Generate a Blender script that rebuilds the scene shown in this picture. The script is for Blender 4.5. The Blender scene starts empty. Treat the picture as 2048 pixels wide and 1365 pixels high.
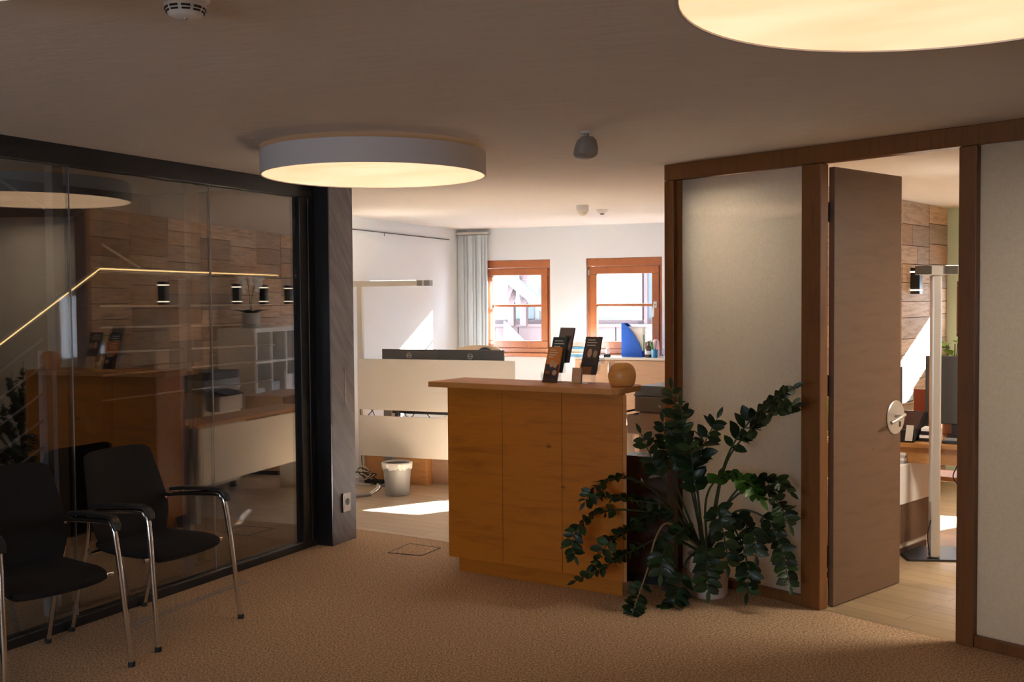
import bpy, bmesh, math, random
from mathutils import Vector, Matrix
random.seed(7)
S = bpy.context.scene
COL = S.collection
# ------------------------------------------------------------ camera, sky, sun, exposure
CAM_H = 1.6; F_PX = 2115.0; PITCH = .0369; ROLL = .0075
cp, sp, cr, sr = math.cos(PITCH), math.sin(PITCH), math.cos(ROLL), math.sin(ROLL)
_M = Matrix(((1, 0, 0), (0, -sp, -cp), (0, cp, -sp)))
_Q = Matrix(((cr, sr, 0), (-sr, cr, 0), (0, 0, 1)))
RM = _Q @ _M                                     # world -> camera (x right, y down, z forward)
cam_d = bpy.data.cameras.new('camera'); cam = bpy.data.objects.new('camera', cam_d); COL.objects.link(cam)
cam_d.sensor_width = 36; cam_d.lens = F_PX / 2048 * 36; cam_d.clip_start = .05; cam_d.clip_end = 200
_R = Matrix((RM[0], -RM[1], -RM[2])).transposed()
cam.matrix_world = Matrix.Translation((0, 0, CAM_H)) @ _R.to_4x4()
S.camera = cam
w = bpy.data.worlds.new('sky'); S.world = w; w.use_nodes = True
w.node_tree.nodes['Background'].inputs[0].default_value = (.72, .84, 1.0, 1)
w.node_tree.nodes['Background'].inputs[1].default_value = 7.4
sun_d = bpy.data.lights.new('sun', 'SUN'); sun = bpy.data.objects.new('sun', sun_d); COL.objects.link(sun)
SUN_DIR = Vector((-.843, -.538, -.45))           # the way the light travels
sun.rotation_euler = SUN_DIR.to_track_quat('-Z', 'Y').to_euler()
sun_d.energy = 115; sun_d.color = (1, .97, .93); sun_d.angle = .009
LAMP_GLOW = .50
S.view_settings.view_transform = 'Standard'; S.view_settings.look = 'None'
S.view_settings.exposure = 1.3; S.view_settings.gamma = 1; S.view_settings.use_curve_mapping = False
S.cycles.use_denoising = True
S.cycles.max_bounces = 10; S.cycles.diffuse_bounces = 6; S.cycles.glossy_bounces = 5; S.cycles.transmission_bounces = 6
S.cycles.transparent_max_bounces = 16; S.cycles.sample_clamp_indirect = 6; S.cycles.caustics_reflective = False; S.cycles.caustics_refractive = False

# ------------------------------------------------------------ geometry of the place
def ray(x, y): return RM.transposed() @ Vector(((x - 1024) / F_PX, (y - 682.5) / F_PX, 1))
def at_z(x, y, z):
    d = ray(x, y); return Vector((0, 0, CAM_H)) + d * ((z - CAM_H) / d.z)
def at_Y(x, y, Y):
    d = ray(x, y); return Vector((0, 0, CAM_H)) + d * (Y / d.y)
class Fr:                                        # a vertical plane of the building: x along it, y behind it
    def __init__(s, ox, oy, th):
        s.o = Vector((ox, oy)); s.th = th; s.x = Vector((math.sin(th), math.cos(th))); s.y = Vector((-s.x.y, s.x.x)); s.rz = math.pi / 2 - th
    def pt(s, x, y, z=0):
        q = s.o + s.x * x + s.y * y; return Vector((q.x, q.y, z))
    def uz(s, px, py, d=0):
        r = ray(px, py); o = s.o + s.y * d; k = s.y.dot(o) / s.y.dot(Vector((r.x, r.y)))
        p = Vector((0, 0, CAM_H)) + r * k; return (Vector((p.x, p.y)) - s.o).dot(s.x), p.z
    def loc(s, p):
        d = Vector((p[0], p[1])) - s.o; return d.dot(s.x), d.dot(s.y)
PI = math.pi
FG = Fr(-2.384, 4.846, .4623)                    # glass wall
FW = Fr(.887, 6.15, PI - .7287)                  # wooden partition
FC = Fr(-.385, 6.253, PI - 1.0073)               # counter front
FB = Fr(-.576, 11.495, PI - 1.184)               # window wall of the back room
FL = Fr(-.576, 11.495, .4235)                    # left wall of the back room
FD = Fr(-.9, 8.95, PI - 1.184)                   # desk panels
FP = Fr(2.164, 7.318, math.atan2(.654, .756))    # plank wall, office side
FE = Fr(*(FB.o + FB.y * 7), FB.th)               # facade across the street
CEIL = 2.385

# ------------------------------------------------------------ mesh helpers
class MB:
    def __init__(s): s.v = []; s.f = []
    def add(s, v, f):
        n = len(s.v); s.v += [tuple(p) for p in v]; s.f += [tuple(i + n for i in q) for q in f]; return s
    def box(s, x0, x1, y0, y1, z0, z1):
        return s.add([(x, y, z) for z in (z0, z1) for y in (y0, y1) for x in (x0, x1)],
                     [(0, 2, 3, 1), (4, 5, 7, 6), (0, 1, 5, 4), (2, 6, 7, 3), (0, 4, 6, 2), (1, 3, 7, 5)])
    def obox(s, c, X, Y, Z):
        c, X, Y, Z = map(Vector, (c, X, Y, Z))
        return s.add([c + X * a + Y * b + Z * d for d in (-1, 1) for b in (-1, 1) for a in (-1, 1)],
                     [(0, 2, 3, 1), (4, 5, 7, 6), (0, 1, 5, 4), (2, 6, 7, 3), (0, 4, 6, 2), (1, 3, 7, 5)])
    def prism(s, pts, z0, z1):                   # polygon in xy, extruded in z
        n = len(pts); v = [(p[0], p[1], z0) for p in pts] + [(p[0], p[1], z1) for p in pts]
        return s.add(v, [tuple(range(n))[::-1], tuple(range(n, 2 * n))] + [(i, (i + 1) % n, n + (i + 1) % n, n + i) for i in range(n)])
    def prismy(s, pts, y0, y1):                  # polygon in xz, extruded in y
        n = len(pts); v = [(p[0], y0, p[1]) for p in pts] + [(p[0], y1, p[1]) for p in pts]
        return s.add(v, [tuple(range(n)), tuple(range(n, 2 * n))[::-1]] + [(i, n + i, n + (i + 1) % n, (i + 1) % n) for i in range(n)])
    def prismx(s, pts, x0, x1):                  # polygon in yz, extruded in x
        n = len(pts); v = [(x0, p[0], p[1]) for p in pts] + [(x1, p[0], p[1]) for p in pts]
        return s.add(v, [tuple(range(n))[::-1], tuple(range(n, 2 * n))] + [(i, (i + 1) % n, n + (i + 1) % n, n + i) for i in range(n)])
    def tube(s, pts, r, n=10, caps=True):
        pts = [Vector(p) for p in pts]; m = len(pts); rs = r if isinstance(r, (list, tuple)) else [r] * m
        t0 = (pts[1] - pts[0]).normalized(); a = t0.orthogonal().normalized(); v = []; f = []
        for i, p in enumerate(pts):
            t = (pts[min(i + 1, m - 1)] - pts[max(i - 1, 0)]).normalized()
            a = (a - t * a.dot(t)).normalized(); b = t.cross(a)
            v += [p + (a * math.cos(2 * PI * k / n) + b * math.sin(2 * PI * k / n)) * rs[i] for k in range(n)]
        for i in range(m - 1):
            f += [(i * n + k, i * n + (k + 1) % n, (i + 1) * n + (k + 1) % n, (i + 1) * n + k) for k in range(n)]
        if caps: f += [tuple(range(n))[::-1], tuple((m - 1) * n + k for k in range(n))]
        return s.add(v, f)
    def lathe(s, prof, n=32, c=(0, 0, 0), axis='z'):
        v = []; f = []; m = len(prof)
        for r, h in prof:
            for k in range(n):
                a = 2 * PI * k / n; x, y = r * math.cos(a), r * math.sin(a)
                p = (x, y, h) if axis == 'z' else ((x, h, y) if axis == 'y' else (h, x, y))
                v.append((p[0] + c[0], p[1] + c[1], p[2] + c[2]))
        for i in range(m - 1):
            f += [(i * n + k, i * n + (k + 1) % n, (i + 1) * n + (k + 1) % n, (i + 1) * n + k) for k in range(n)]
        f += [tuple(range(n))[::-1], tuple((m - 1) * n + k for k in range(n))]
        return s.add(v, f)
    def build(s, name, m, parent=None, smooth=False, bevel=0, subsurf=0):
        me = bpy.data.meshes.new(name); me.from_pydata(s.v, [], s.f)
        bm = bmesh.new(); bm.from_mesh(me); bmesh.ops.recalc_face_normals(bm, faces=bm.faces); bm.to_mesh(me); bm.free()
        if smooth:
            for p in me.polygons: p.use_smooth = True
            me.set_sharp_from_angle(angle=math.radians(38))
        me.materials.append(m)
        o = bpy.data.objects.new(name, me); COL.objects.link(o)
        if parent: o.parent = parent
        if bevel:
            b = o.modifiers.new('bevel', 'BEVEL'); b.width = bevel; b.segments = 2; b.limit_method = 'ANGLE'; b.angle_limit = math.radians(40)
        if subsurf:
            q = o.modifiers.new('sub', 'SUBSURF'); q.levels = q.render_levels = subsurf
        return o
def curve_pts(P, n=8):                           # Catmull-Rom through P
    P = [Vector(p) for p in P]; P = [P[0] * 2 - P[1]] + P + [P[-1] * 2 - P[-2]]; out = []
    for i in range(1, len(P) - 2):
        for k in range(n):
            t = k / n; a, b, c, d = P[i - 1:i + 3]
            out.append(.5 * ((2 * b) + (c - a) * t + (2 * a - 5 * b + 4 * c - d) * t * t + (3 * b - a - 3 * c + d) * t ** 3))
    return out + [P[-2]]
def tag(o, label=None, cat=None, group=None, kind=None):
    if label: o['label'] = label
    if cat: o['category'] = cat
    if group: o['group'] = group
    if kind: o['kind'] = kind
    return o
def thing(name, label, cat, loc=(0, 0, 0), rz=0, group=None, kind=None):
    o = bpy.data.objects.new(name, None); o.empty_display_size = .1; COL.objects.link(o)
    o.location = loc; o.rotation_euler = (0, 0, rz)
    return tag(o, label, cat, group, kind)
def struct(name, mb, m, label, cat, **k): return tag(mb.build(name, m, **k), label, cat, None, 'structure')
def copy_tree(o, parent=None):
    c = o.copy(); COL.objects.link(c)
    if parent: c.parent = parent
    for ch in list(o.children): copy_tree(ch, c)
    return c
def text_mesh(txt, size, name, m, parent, loc, rot, depth=.0008):
    cu = bpy.data.curves.new(name, 'FONT'); cu.body = txt; cu.size = size; cu.extrude = depth; cu.align_x = 'CENTER'; cu.align_y = 'CENTER'
    t = bpy.data.objects.new(name, cu); COL.objects.link(t)
    me = bpy.data.meshes.new_from_object(t.evaluated_get(bpy.context.evaluated_depsgraph_get()))
    COL.objects.unlink(t); bpy.data.objects.remove(t); me.materials.clear(); me.materials.append(m)
    o = bpy.data.objects.new(name, me); COL.objects.link(o); o.parent = parent; o.location = loc; o.rotation_euler = rot
    return o

# ------------------------------------------------------------ materials
def mat(name, color, rough=.5, metal=0, coat=0, emit=None, estr=0, spec=.5):
    m = bpy.data.materials.new(name); m.use_nodes = True; b = m.node_tree.nodes['Principled BSDF']
    b.inputs['Base Color'].default_value = (*color, 1); b.inputs['Roughness'].default_value = rough
    b.inputs['Metallic'].default_value = metal; b.inputs['Coat Weight'].default_value = coat; b.inputs['Specular IOR Level'].default_value = spec
    if emit: b.inputs['Emission Color'].default_value = (*emit, 1); b.inputs['Emission Strength'].default_value = estr
    return m
class NT:
    def __init__(s, m): s.m = m; s.t = m.node_tree; s.b = s.t.nodes['Principled BSDF']
    def n(s, kind, **k):
        x = s.t.nodes.new(kind)
        for a, b in k.items():
            if a.startswith('in_'):
                key = a[3:].replace('_', ' ')
                x.inputs[int(key) if key.isdigit() else key].default_value = b
            else: setattr(x, a, b)
        return x
    def l(s, a, b): s.t.links.new(a, b)
    def coords(s, scale=(1, 1, 1), rot=(0, 0, 0), kind='Object'):
        c = s.n('ShaderNodeTexCoord'); v = c.outputs[kind]
        if any(rot): q = s.n('ShaderNodeMapping'); q.inputs['Rotation'].default_value = rot; s.l(v, q.inputs[0]); v = q.outputs[0]
        mp = s.n('ShaderNodeMapping'); mp.inputs['Scale'].default_value = scale; s.l(v, mp.inputs[0]); return mp.outputs[0]
    def ramp(s, fac, stops):
        r = s.n('ShaderNodeValToRGB'); e = r.color_ramp.elements
        while len(e) < len(stops): e.new(.5)
        for q, (p, c) in zip(e, stops): q.position = p; q.color = (*c, 1)
        s.l(fac, r.inputs[0]); return r.outputs[0]
    def noise(s, vec, scale, detail=4, rough=.55, dist=0):
        x = s.n('ShaderNodeTexNoise'); x.inputs['Scale'].default_value = scale; x.inputs['Detail'].default_value = detail
        x.inputs['Roughness'].default_value = rough; x.inputs['Distortion'].default_value = dist
        if vec: s.l(vec, x.inputs['Vector'])
        return x.outputs['Fac']
    def bump(s, h, strength=.2, dist=.01):
        b = s.n('ShaderNodeBump'); b.inputs['Strength'].default_value = strength; b.inputs['Distance'].default_value = dist
        s.l(h, b.inputs['Height']); s.l(b.outputs[0], s.b.inputs['Normal'])
    def mixc(s, fac, a, b, mode='MIX'):
        x = s.n('ShaderNodeMix', data_type='RGBA', blend_type=mode)
        if isinstance(fac, float): x.inputs[0].default_value = fac
        else: s.l(fac, x.inputs[0])
        for q, i in ((a, 6), (b, 7)):
            if isinstance(q, tuple): x.inputs[i].default_value = (*q, 1)
            else: s.l(q, x.inputs[i])
        return x.outputs[2]
    def base(s, c): s.l(c, s.b.inputs['Base Color'])
def wood(name, dark, light, stretch=(1, 12, 12), rough=.42, knots=True, coat=.0, scale=2.2):
    m = mat(name, light, rough, coat=coat); t = NT(m); v = t.coords(stretch)
    g = t.noise(v, scale, 6, .6, .6); c = t.ramp(g, [(.3, dark), (.52, light), (.75, tuple(x * .86 for x in light))])
    fine = t.noise(t.coords(tuple(q * 6 for q in stretch)), scale * 2, 3); c = t.mixc(.22, c, t.ramp(fine, [(.3, dark), (.7, light)]))
    if knots:
        vo = t.n('ShaderNodeTexVoronoi', feature='F1'); vo.inputs['Scale'].default_value = 3.1; t.l(t.coords((1, 1.6, 1.6)), vo.inputs['Vector'])
        k = t.ramp(vo.outputs['Distance'], [(0, (1, 1, 1)), (.035, (.8, .8, .8)), (.075, (0, 0, 0))])
        c = t.mixc(k, c, tuple(x * .3 for x in dark))
    t.base(c); t.bump(g, .05, .002); return m
M = {}
M['oak'] = wood('alder_counter', (.36, .110, .005), (.55, .185, .010), (1.2, 10, 10), .4)
M['oak_edge'] = wood('alder_top', (.46, .19, .045), (.58, .26, .07), (1.2, 10, 10), .55, False)
M['frame_wood'] = wood('partition_alder', (.13, .045, .009), (.21, .078, .015), (12, 12, 1), .42, False)
M['door_wood'] = wood('door_alder', (.125, .068, .038), (.16, .089, .052), (10, 1.2, 10), .5)
M['window_wood'] = wood('larch_window', (.15, .040, .010), (.21, .062, .017), (6, 6, 1.5), .3, False)
M['cab_wood'] = wood('cabinet_beech', (.38, .235, .145), (.46, .30, .20), (1.5, 10, 10), .45, False)
M['desk_wood'] = wood('office_desk_wood', (.40, .18, .055), (.56, .28, .10), (1.5, 10, 10), .35, False)
M['dark_cab'] = wood('dark_brown_cabinet', (.05, .025, .014), (.085, .045, .025), (1.5, 10, 10), .45, False)
M['ball'] = wood('turned_maple', (.62, .25, .055), (.80, .39, .11), (2.2, 2.2, 9), .4, False, 0, 1.6)
M['cream'] = mat('cream_laminate', (.70, .655, .595), .55)
M['panel_light'] = mat('pale_panel', (.88, .76, .60), .45)
M['lamp_cream'] = mat('lamp_cream_metal', (.70, .66, .59), .4)
M['cream2'] = mat('cream_laminate_pale', (.72, .66, .56), .5)
M['white'] = mat('white_lacquer', (.82, .81, .79), .45)
M['wall'] = mat('white_wall_paint', (.75, .785, .82), .8)
M['green'] = mat('sage_green_paint', (.42, .50, .38), .8)
M['tan_wall'] = mat('warm_wall_paint', (.52, .45, .38), .8)
M['dark_wall'] = mat('stairwell_dark', (.035, .03, .027), .7)
M['black'] = mat('black_plastic', (.012, .012, .013), .4)
M['grey_pl'] = mat('grey_plastic', (.22, .22, .23), .45)
M['screen'] = mat('dark_screen_shell', (.055, .053, .053), .4)
M['chrome'] = mat('chrome', (.75, .74, .73), .12, 1)
M['steel'] = mat('brushed_steel', (.55, .54, .52), .3, 1)
M['alu'] = mat('silver_aluminium', (.62, .58, .53), .35, .7)
M['bronze'] = mat('dark_hinge_bronze', (.10, .085, .07), .4, .8)
M['frame_black'] = mat('black_frame', (.012, .012, .014), .38)
M['soil'] = mat('soil', (.03, .02, .014), .9)
M['pot'] = mat('white_ceramic', (.72, .62, .56), .35)
M['paper'] = mat('white_paper', (.85, .85, .84), .7)
M['lamp_side'] = mat('lamp_grey_fabric', (.60, .55, .53), .7)
M['rubber'] = mat('black_rubber', (.01, .01, .01), .7)
M['blue'] = mat('blue_plastic', (.006, .05, .26), .7, spec=.15)
M['glass_brown'] = mat('brown_bottle_glass', (.05, .022, .02), .1)
M['teal_br'] = mat('brochure_teal', (.035, .065, .07), .45)
M['orange_br'] = mat('brochure_orange', (.62, .22, .045), .45)
M['rust'] = mat('rust_folder', (.36, .075, .03), .5)
M['pink'] = mat('pale_pink_plastic', (.75, .42, .40), .3)
M['beige_leather'] = mat('beige_upholstery', (.62, .48, .32), .6)
M['ink'] = mat('printed_pale_lines', (.75, .72, .62), .6)
M['skin_print'] = mat('printed_warm_tone', (.58, .33, .2), .6)
M['photo_dark'] = mat('printed_dark_tone', (.06, .045, .05), .6)
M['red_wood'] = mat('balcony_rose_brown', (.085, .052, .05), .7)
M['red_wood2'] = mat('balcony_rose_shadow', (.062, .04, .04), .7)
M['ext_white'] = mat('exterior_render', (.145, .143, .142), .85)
M['ext_glass'] = mat('exterior_window_grey', (.07, .085, .09), .4)
M['slate_blue'] = mat('rafter_blue_grey', (.062, .078, .095), .7)
M['asphalt'] = mat('street_paving', (.09, .088, .086), .9)
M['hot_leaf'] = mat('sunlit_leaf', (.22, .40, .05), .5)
M['orchid'] = mat('orchid_petal', (.75, .74, .70), .6)
M['folder_lilac'] = mat('paper_lilac', (.45, .47, .55), .7)
M['pen_green'] = mat('pen_green', (.05, .35, .10), .4)
M['pen_blue'] = mat('pen_blue', (.03, .20, .42), .4)

def m_fabric():
    m = mat('black_seat_fabric', (.011, .010, .010), .85, spec=.25); t = NT(m); t.bump(t.noise(t.coords((1, 1, 1)), 900, 2), .15, .001); return m
M['fabric'] = m_fabric()
def m_carpet():
    m = mat('brown_carpet', (.2, .13, .1), .95, spec=.1); t = NT(m); v = t.coords()
    a = t.noise(v, 100, 4, .8); c = t.ramp(a, [(.36, (.14, .085, .05)), (.49, (.45, .30, .18)), (.62, (.84, .61, .40))])
    big = t.noise(v, 1.3, 2); c = t.mixc(t.ramp(big, [(.3, (.0, .0, .0)), (.7, (.16, .16, .16))]), c, (.36, .235, .16))
    t.base(c); t.bump(t.noise(v, 220, 3, .7), .3, .004); return m
M['carpet'] = m_carpet()
def m_parquet(rz, tint=(1, 1, 1)):
    m = mat('oak_parquet', (.5, .33, .19), .38); t = NT(m); v = t.coords((1, 1, 1), (0, 0, rz))
    b = t.n('ShaderNodeTexBrick', offset=.37); t.l(v, b.inputs['Vector'])
    b.inputs['Color1'].default_value = (.55, .44, .32, 1); b.inputs['Color2'].default_value = (.43, .335, .24, 1); b.inputs['Mortar'].default_value = (.13, .08, .05, 1)
    b.inputs['Scale'].default_value = 1; b.inputs['Mortar Size'].default_value = .0025; b.inputs['Brick Width'].default_value = 1.3; b.inputs['Row Height'].default_value = .12
    g = t.noise(t.coords((1.5, 22, 1), (0, 0, rz)), 2, 5, .6, .4)
    c = t.mixc(.35, b.outputs['Color'], t.ramp(g, [(.3, (.38, .285, .195)), (.7, (.58, .47, .35))])); c = t.mixc(1.0, c, tint, 'MULTIPLY'); t.base(c); t.bump(b.outputs['Fac'], -.15, .002); return m
M['parquet'] = m_parquet(-FC.rz)
M['parquet2'] = m_parquet(-FW.rz, (.80, .74, .60))
def m_ceiling():
    m = mat('ceiling_plaster', (.74, .70, .67), .92, spec=.1); t = NT(m); v = t.coords((1, 3.2, 1), (0, 0, .25))
    a = t.noise(v, 5, 8, .62, .5); t.base(t.ramp(a, [(.25, (.70, .655, .61)), (.75, (.75, .705, .66))])); t.bump(a, .18, .02); return m
M['ceiling'] = m_ceiling()
def m_pillar():
    m = mat('slate_stucco', (.2, .18, .17), .55); t = NT(m); v = t.coords((7, 3, .9), (.0, .62, .0))
    a = t.noise(v, 3.2, 6, .6, .8); t.base(t.ramp(a, [(.28, (.085, .077, .075)), (.5, (.135, .122, .12)), (.72, (.19, .175, .17))])); t.bump(a, .25, .01); return m
M['pillar'] = m_pillar()
def m_planks():
    m = mat('reclaimed_planks', (.4, .27, .17), .75, spec=.25); t = NT(m); g = t.n('ShaderNodeNewGeometry')
    c = t.ramp(g.outputs['Random Per Island'], [(0, (.36, .22, .135)), (.3, (.56, .36, .22)), (.55, (.68, .48, .33)), (.8, (.45, .32, .225)), (1, (.30, .215, .165))])
    n = t.noise(t.coords((1.2, 9, 9)), 4, 6, .65, .8); c = t.mixc(t.ramp(n, [(.3, (.62, .62, .62)), (.55, (0, 0, 0))]), c, (.185, .125, .085)); t.base(c); t.bump(n, .2, .004); return m
M['planks'] = m_planks()
def m_leaf(name, dark, light):
    m = mat(name, light, .45, coat=.08, spec=.35); t = NT(m); g = t.n('ShaderNodeNewGeometry')
    t.base(t.ramp(g.outputs['Random Per Island'], [(0, dark), (1, light)])); return m
M['leaf'] = m_leaf('dark_green_leaf', (.005, .015, .004), (.024, .060, .013))
M['leaf_bright'] = m_leaf('fresh_green_leaf', (.035, .11, .012), (.075, .19, .022))
M['stem'] = mat('leaf_stalk', (.035, .045, .016), .5)
M['stem_pale'] = mat('dry_leaf_stalk', (.28, .19, .09), .5)
def m_glass(name, tint=(1, 1, 1), gain=1.0, lift=0.0):
    m = bpy.data.materials.new(name); m.use_nodes = True; t = NT.__new__(NT); t.m = m; t.t = m.node_tree; t.b = t.t.nodes['Principled BSDF']
    g = t.n('ShaderNodeNewGeometry'); io = t.n('ShaderNodeMix', data_type='FLOAT'); io.inputs[2].default_value = 1.5; io.inputs[3].default_value = 1 / 1.5
    t.l(g.outputs['Backfacing'], io.inputs[0]); fr = t.n('ShaderNodeFresnel'); t.l(io.outputs[0], fr.inputs['IOR'])
    tr = t.n('ShaderNodeBsdfTransparent'); tr.inputs[0].default_value = (*tint, 1); gl = t.n('ShaderNodeBsdfGlossy'); gl.inputs['Roughness'].default_value = 0
    ma = t.n('ShaderNodeMath', operation='MULTIPLY_ADD', use_clamp=True); t.l(fr.outputs[0], ma.inputs[0]); ma.inputs[1].default_value = gain; ma.inputs[2].default_value = lift
    mx = t.n('ShaderNodeMixShader'); t.l(ma.outputs[0], mx.inputs[0]); t.l(tr.outputs[0], mx.inputs[1]); t.l(gl.outputs[0], mx.inputs[2])
    t.l(mx.outputs[0], t.t.nodes['Material Output'].inputs[0]); return m
M['glass'] = m_glass('clear_glass')
M['glass_dark'] = m_glass('smoked_glass', (.82, .81, .79), 2.5, .09)
M['acrylic'] = m_glass('clear_acrylic', (.93, .94, .96))
def m_frost():
    m = mat('frosted_paper_glass', (.74, .66, .56), .9, spec=0); t = NT(m)
    n = t.noise(t.coords((1, 1, 1)), 60, 5, .7, 1.2); c = t.ramp(n, [(.3, (.82, .77, .68)), (.7, (.93, .90, .83))]); t.base(c)
    tl = t.n('ShaderNodeBsdfTranslucent'); t.l(c, tl.inputs[0]); mx = t.n('ShaderNodeMixShader'); mx.inputs[0].default_value = .72
    t.l(t.b.outputs[0], mx.inputs[1]); t.l(tl.outputs[0], mx.inputs[2])
    fr = t.n('ShaderNodeFresnel'); fr.inputs['IOR'].default_value = 1.5; ma = t.n('ShaderNodeMath', operation='MULTIPLY_ADD'); t.l(fr.outputs[0], ma.inputs[0]); ma.inputs[1].default_value = 1.25; ma.inputs[2].default_value = .02
    gl = t.n('ShaderNodeBsdfGlossy'); gl.inputs['Roughness'].default_value = .03; m2 = t.n('ShaderNodeMixShader'); t.l(ma.outputs[0], m2.inputs[0]); t.l(mx.outputs[0], m2.inputs[1]); t.l(gl.outputs[0], m2.inputs[2])
    t.l(m2.outputs[0], t.t.nodes['Material Output'].inputs[0]); return m
M['frost'] = m_frost()
def m_glow(name, col, k, uneven=True):
    m = mat(name, (.8, .75, .7), .6); t = NT(m); b = t.b
    if uneven:
        n = t.noise(t.coords((1.1, 2.2, 1), (0, 0, .5)), 1.6, 2, .5, .4)
        c = t.ramp(n, [(.3, tuple(q * f for q, f in zip(col, (.86, .76, .66)))), (.65, col)]); t.l(c, b.inputs['Emission Color'])
    else: b.inputs['Emission Color'].default_value = (*col, 1)
    b.inputs['Emission Strength'].default_value = k; return m
M['glow'] = m_glow('lamp_diffuser', (1.0, .67, .40), LAMP_GLOW)
M['glow_added'] = m_glow('added_office_diffuser', (1.0, .90, .76), 18.0)  # strong glow for the added lamp behind the right frosted pane
M['glow_added_small'] = m_glow('added_small_office_diffuser', (1.0, .90, .76), 22.0)  # strong glow for the added lamp behind the left frosted pane
M['glow_rim'] = m_glow('lamp_inner_glow', (1.0, .55, .22), .03, False)
M['led'] = m_glow('rail_led', (1.0, .62, .25), 1.0, False)
M['uplight'] = m_glow('warm_uplight', (1.0, .88, .72), 13, False)
M['sconce_led'] = m_glow('sconce_led', (1.0, .85, .65), 1.6, False)

# ------------------------------------------------------------ the setting
X = lambda f, x, y: f.pt(x, y)[:2]
outer = [(-7, -3.2), (7.5, -3.2), (7.5, 7.2), X(FB, 8.0, -.15), X(FB, 4.9, -.15), X(FB, 4.9, .28), X(FB, -.35, .28), X(FL, -4.9, .3), X(FG, 2.6, 1.6), (-7, 6)]
struct('ceiling', MB().prism(outer, CEIL, CEIL + .2), M['ceiling'], 'rough plastered ceiling over all the rooms', 'ceiling')
e0, e1 = FC.pt(-1.6, .42), FC.pt(1.5, .42)        # edge where carpet meets parquet
ce0 = at_z(721, 1060, 0); dC = FC.x
cL = Vector((ce0.x, ce0.y)) - dC * 1.3; cR = Vector((FW.o.x, FW.o.y)) + FW.y * .02
struct('floor', MB().prism([(-7, -3.2), (7.5, -3.2), X(FW, 6.5, .03), cR, cL, X(FG, 2.6, 1.6), (-7, 6)], -.1, 0), M['carpet'], 'speckled brown carpet floor of the reception', 'floor')
struct('floor', MB().prism([cL, cR, X(FP, -1.5, .06), X(FP, 3.0, .06), X(FB, 4.9, .28), X(FB, -.35, .28), X(FL, -5.2, .3)], -.1, .001), M['parquet'], 'sunlit oak parquet floor of the room behind the counter', 'floor')
struct('floor', MB().prism([cR, X(FW, 6.5, .03), (7.5, 7.2), X(FB, 8.0, -.15), X(FB, 4.9, -.15), X(FP, 3.0, .06), X(FP, -1.5, .06)], -.1, .001), M['parquet2'], 'oak parquet floor of the office behind the open door', 'floor')

FR = Fr(0, -2.6, PI / 2)
# window wall of the back room, built in pieces round the openings
WIN = [(.285, 1.058), (1.454, 2.255), (3.03, 3.77), (4.1, 4.75)]; WZ0, WZ1 = 1.06, 2.045
mb = MB(); xs = -.35
for a, b in WIN:
    mb.box(xs, a, 0, .26, 0, CEIL); mb.box(a, b, 0, .26, 0, WZ0); mb.box(a, b, 0, .26, WZ1, CEIL); xs = b
mb.box(xs, 4.95, 0, .26, 0, CEIL)
wb = struct('wall_back', mb, M['wall'], 'white wall with the wooden windows', 'wall'); wb.location = (*FB.o, 0); wb.rotation_euler.z = FB.rz
wl = struct('wall_left', MB().box(-4.3, .0, 0, .12, 0, CEIL), M['wall'], 'white wall on the left of the back room', 'wall'); wl.location = (*FL.o, 0); wl.rotation_euler.z = FL.rz
a, b = FG.pt(2.53, .02), FG.pt(2.53, 1.5)
d = (b - a).normalized(); nn = Vector((-d.y, d.x, 0)) * .05
struct('wall_side', MB().prism([(a + nn)[:2], (b + nn)[:2], (b - nn)[:2], (a - nn)[:2]], 0, CEIL), M['wall'], 'short white wall behind the dark pillar', 'wall')
# office shell
oc = FP.pt(2.46, 0); FO = Fr(oc.x, oc.y, FB.th)
mb = MB().box(0, .08, 0, .12, 0, CEIL).box(.08, .80, 0, .12, 0, 1.27).box(.80, .95, 0, .12, 0, CEIL).box(.08, .80, 0, .12, 1.75, CEIL).box(.95, 1.55, 0, .12, 0, .85).box(.95, 1.55, 0, .12, 1.75, CEIL).box(1.55, 3.2, 0, .12, 0, CEIL)
wo = struct('wall_office', mb, M['green'], 'sage green window wall of the office', 'wall'); wo.location = (*FO.o, 0); wo.rotation_euler.z = FO.rz
ro = FO.pt(3.2, 0); rp = FW.pt(5.0, .12)
d = (rp - ro).normalized(); nn = Vector((-d.y, d.x, 0)) * .06
struct('wall_right', MB().prism([(ro + nn)[:2], (rp + nn)[:2], (rp - nn)[:2], (ro - nn)[:2]], 0, CEIL), M['wall'], 'white end wall of the office', 'wall')
# reception shell behind the camera
p = FW.pt(5.0, 0)
struct('wall_reception', MB().prism([(p.x, p.y), (p.x + .1, p.y), (4.6, -2.6), (4.5, -2.6)], 0, CEIL), M['tan_wall'], 'plain wall on the right of the reception', 'wall')
mb = MB(); xs = -6.2
for a, b in ((-5.5, -3.9), (-3.7, -2.1)):  # openings for the added rear windows
    mb.box(xs, a, -2.75, -2.6, 0, CEIL).box(a, b, -2.75, -2.6, 0, .7).box(a, b, -2.75, -2.6, 1.8, CEIL); xs = b
mb.box(xs, 4.6, -2.75, -2.6, 0, CEIL)
struct('wall_rear', mb, M['tan_wall'], 'plain wall behind the reception', 'wall')
# stairwell shell
sw = struct('wall_stairwell', MB().box(-9, 2.5, 1.42, 1.5, -.0, CEIL), M['dark_wall'], 'dark rear wall of the stairwell behind the glass', 'wall'); sw.location = (*FG.o, 0); sw.rotation_euler.z = FG.rz
sw = struct('wall_stairwell_end', MB().box(2.40, 2.46, .06, 1.42, 0, CEIL), M['dark_wall'], 'dark end wall of the stairwell', 'wall'); sw.location = (*FG.o, 0); sw.rotation_euler.z = FG.rz
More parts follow.
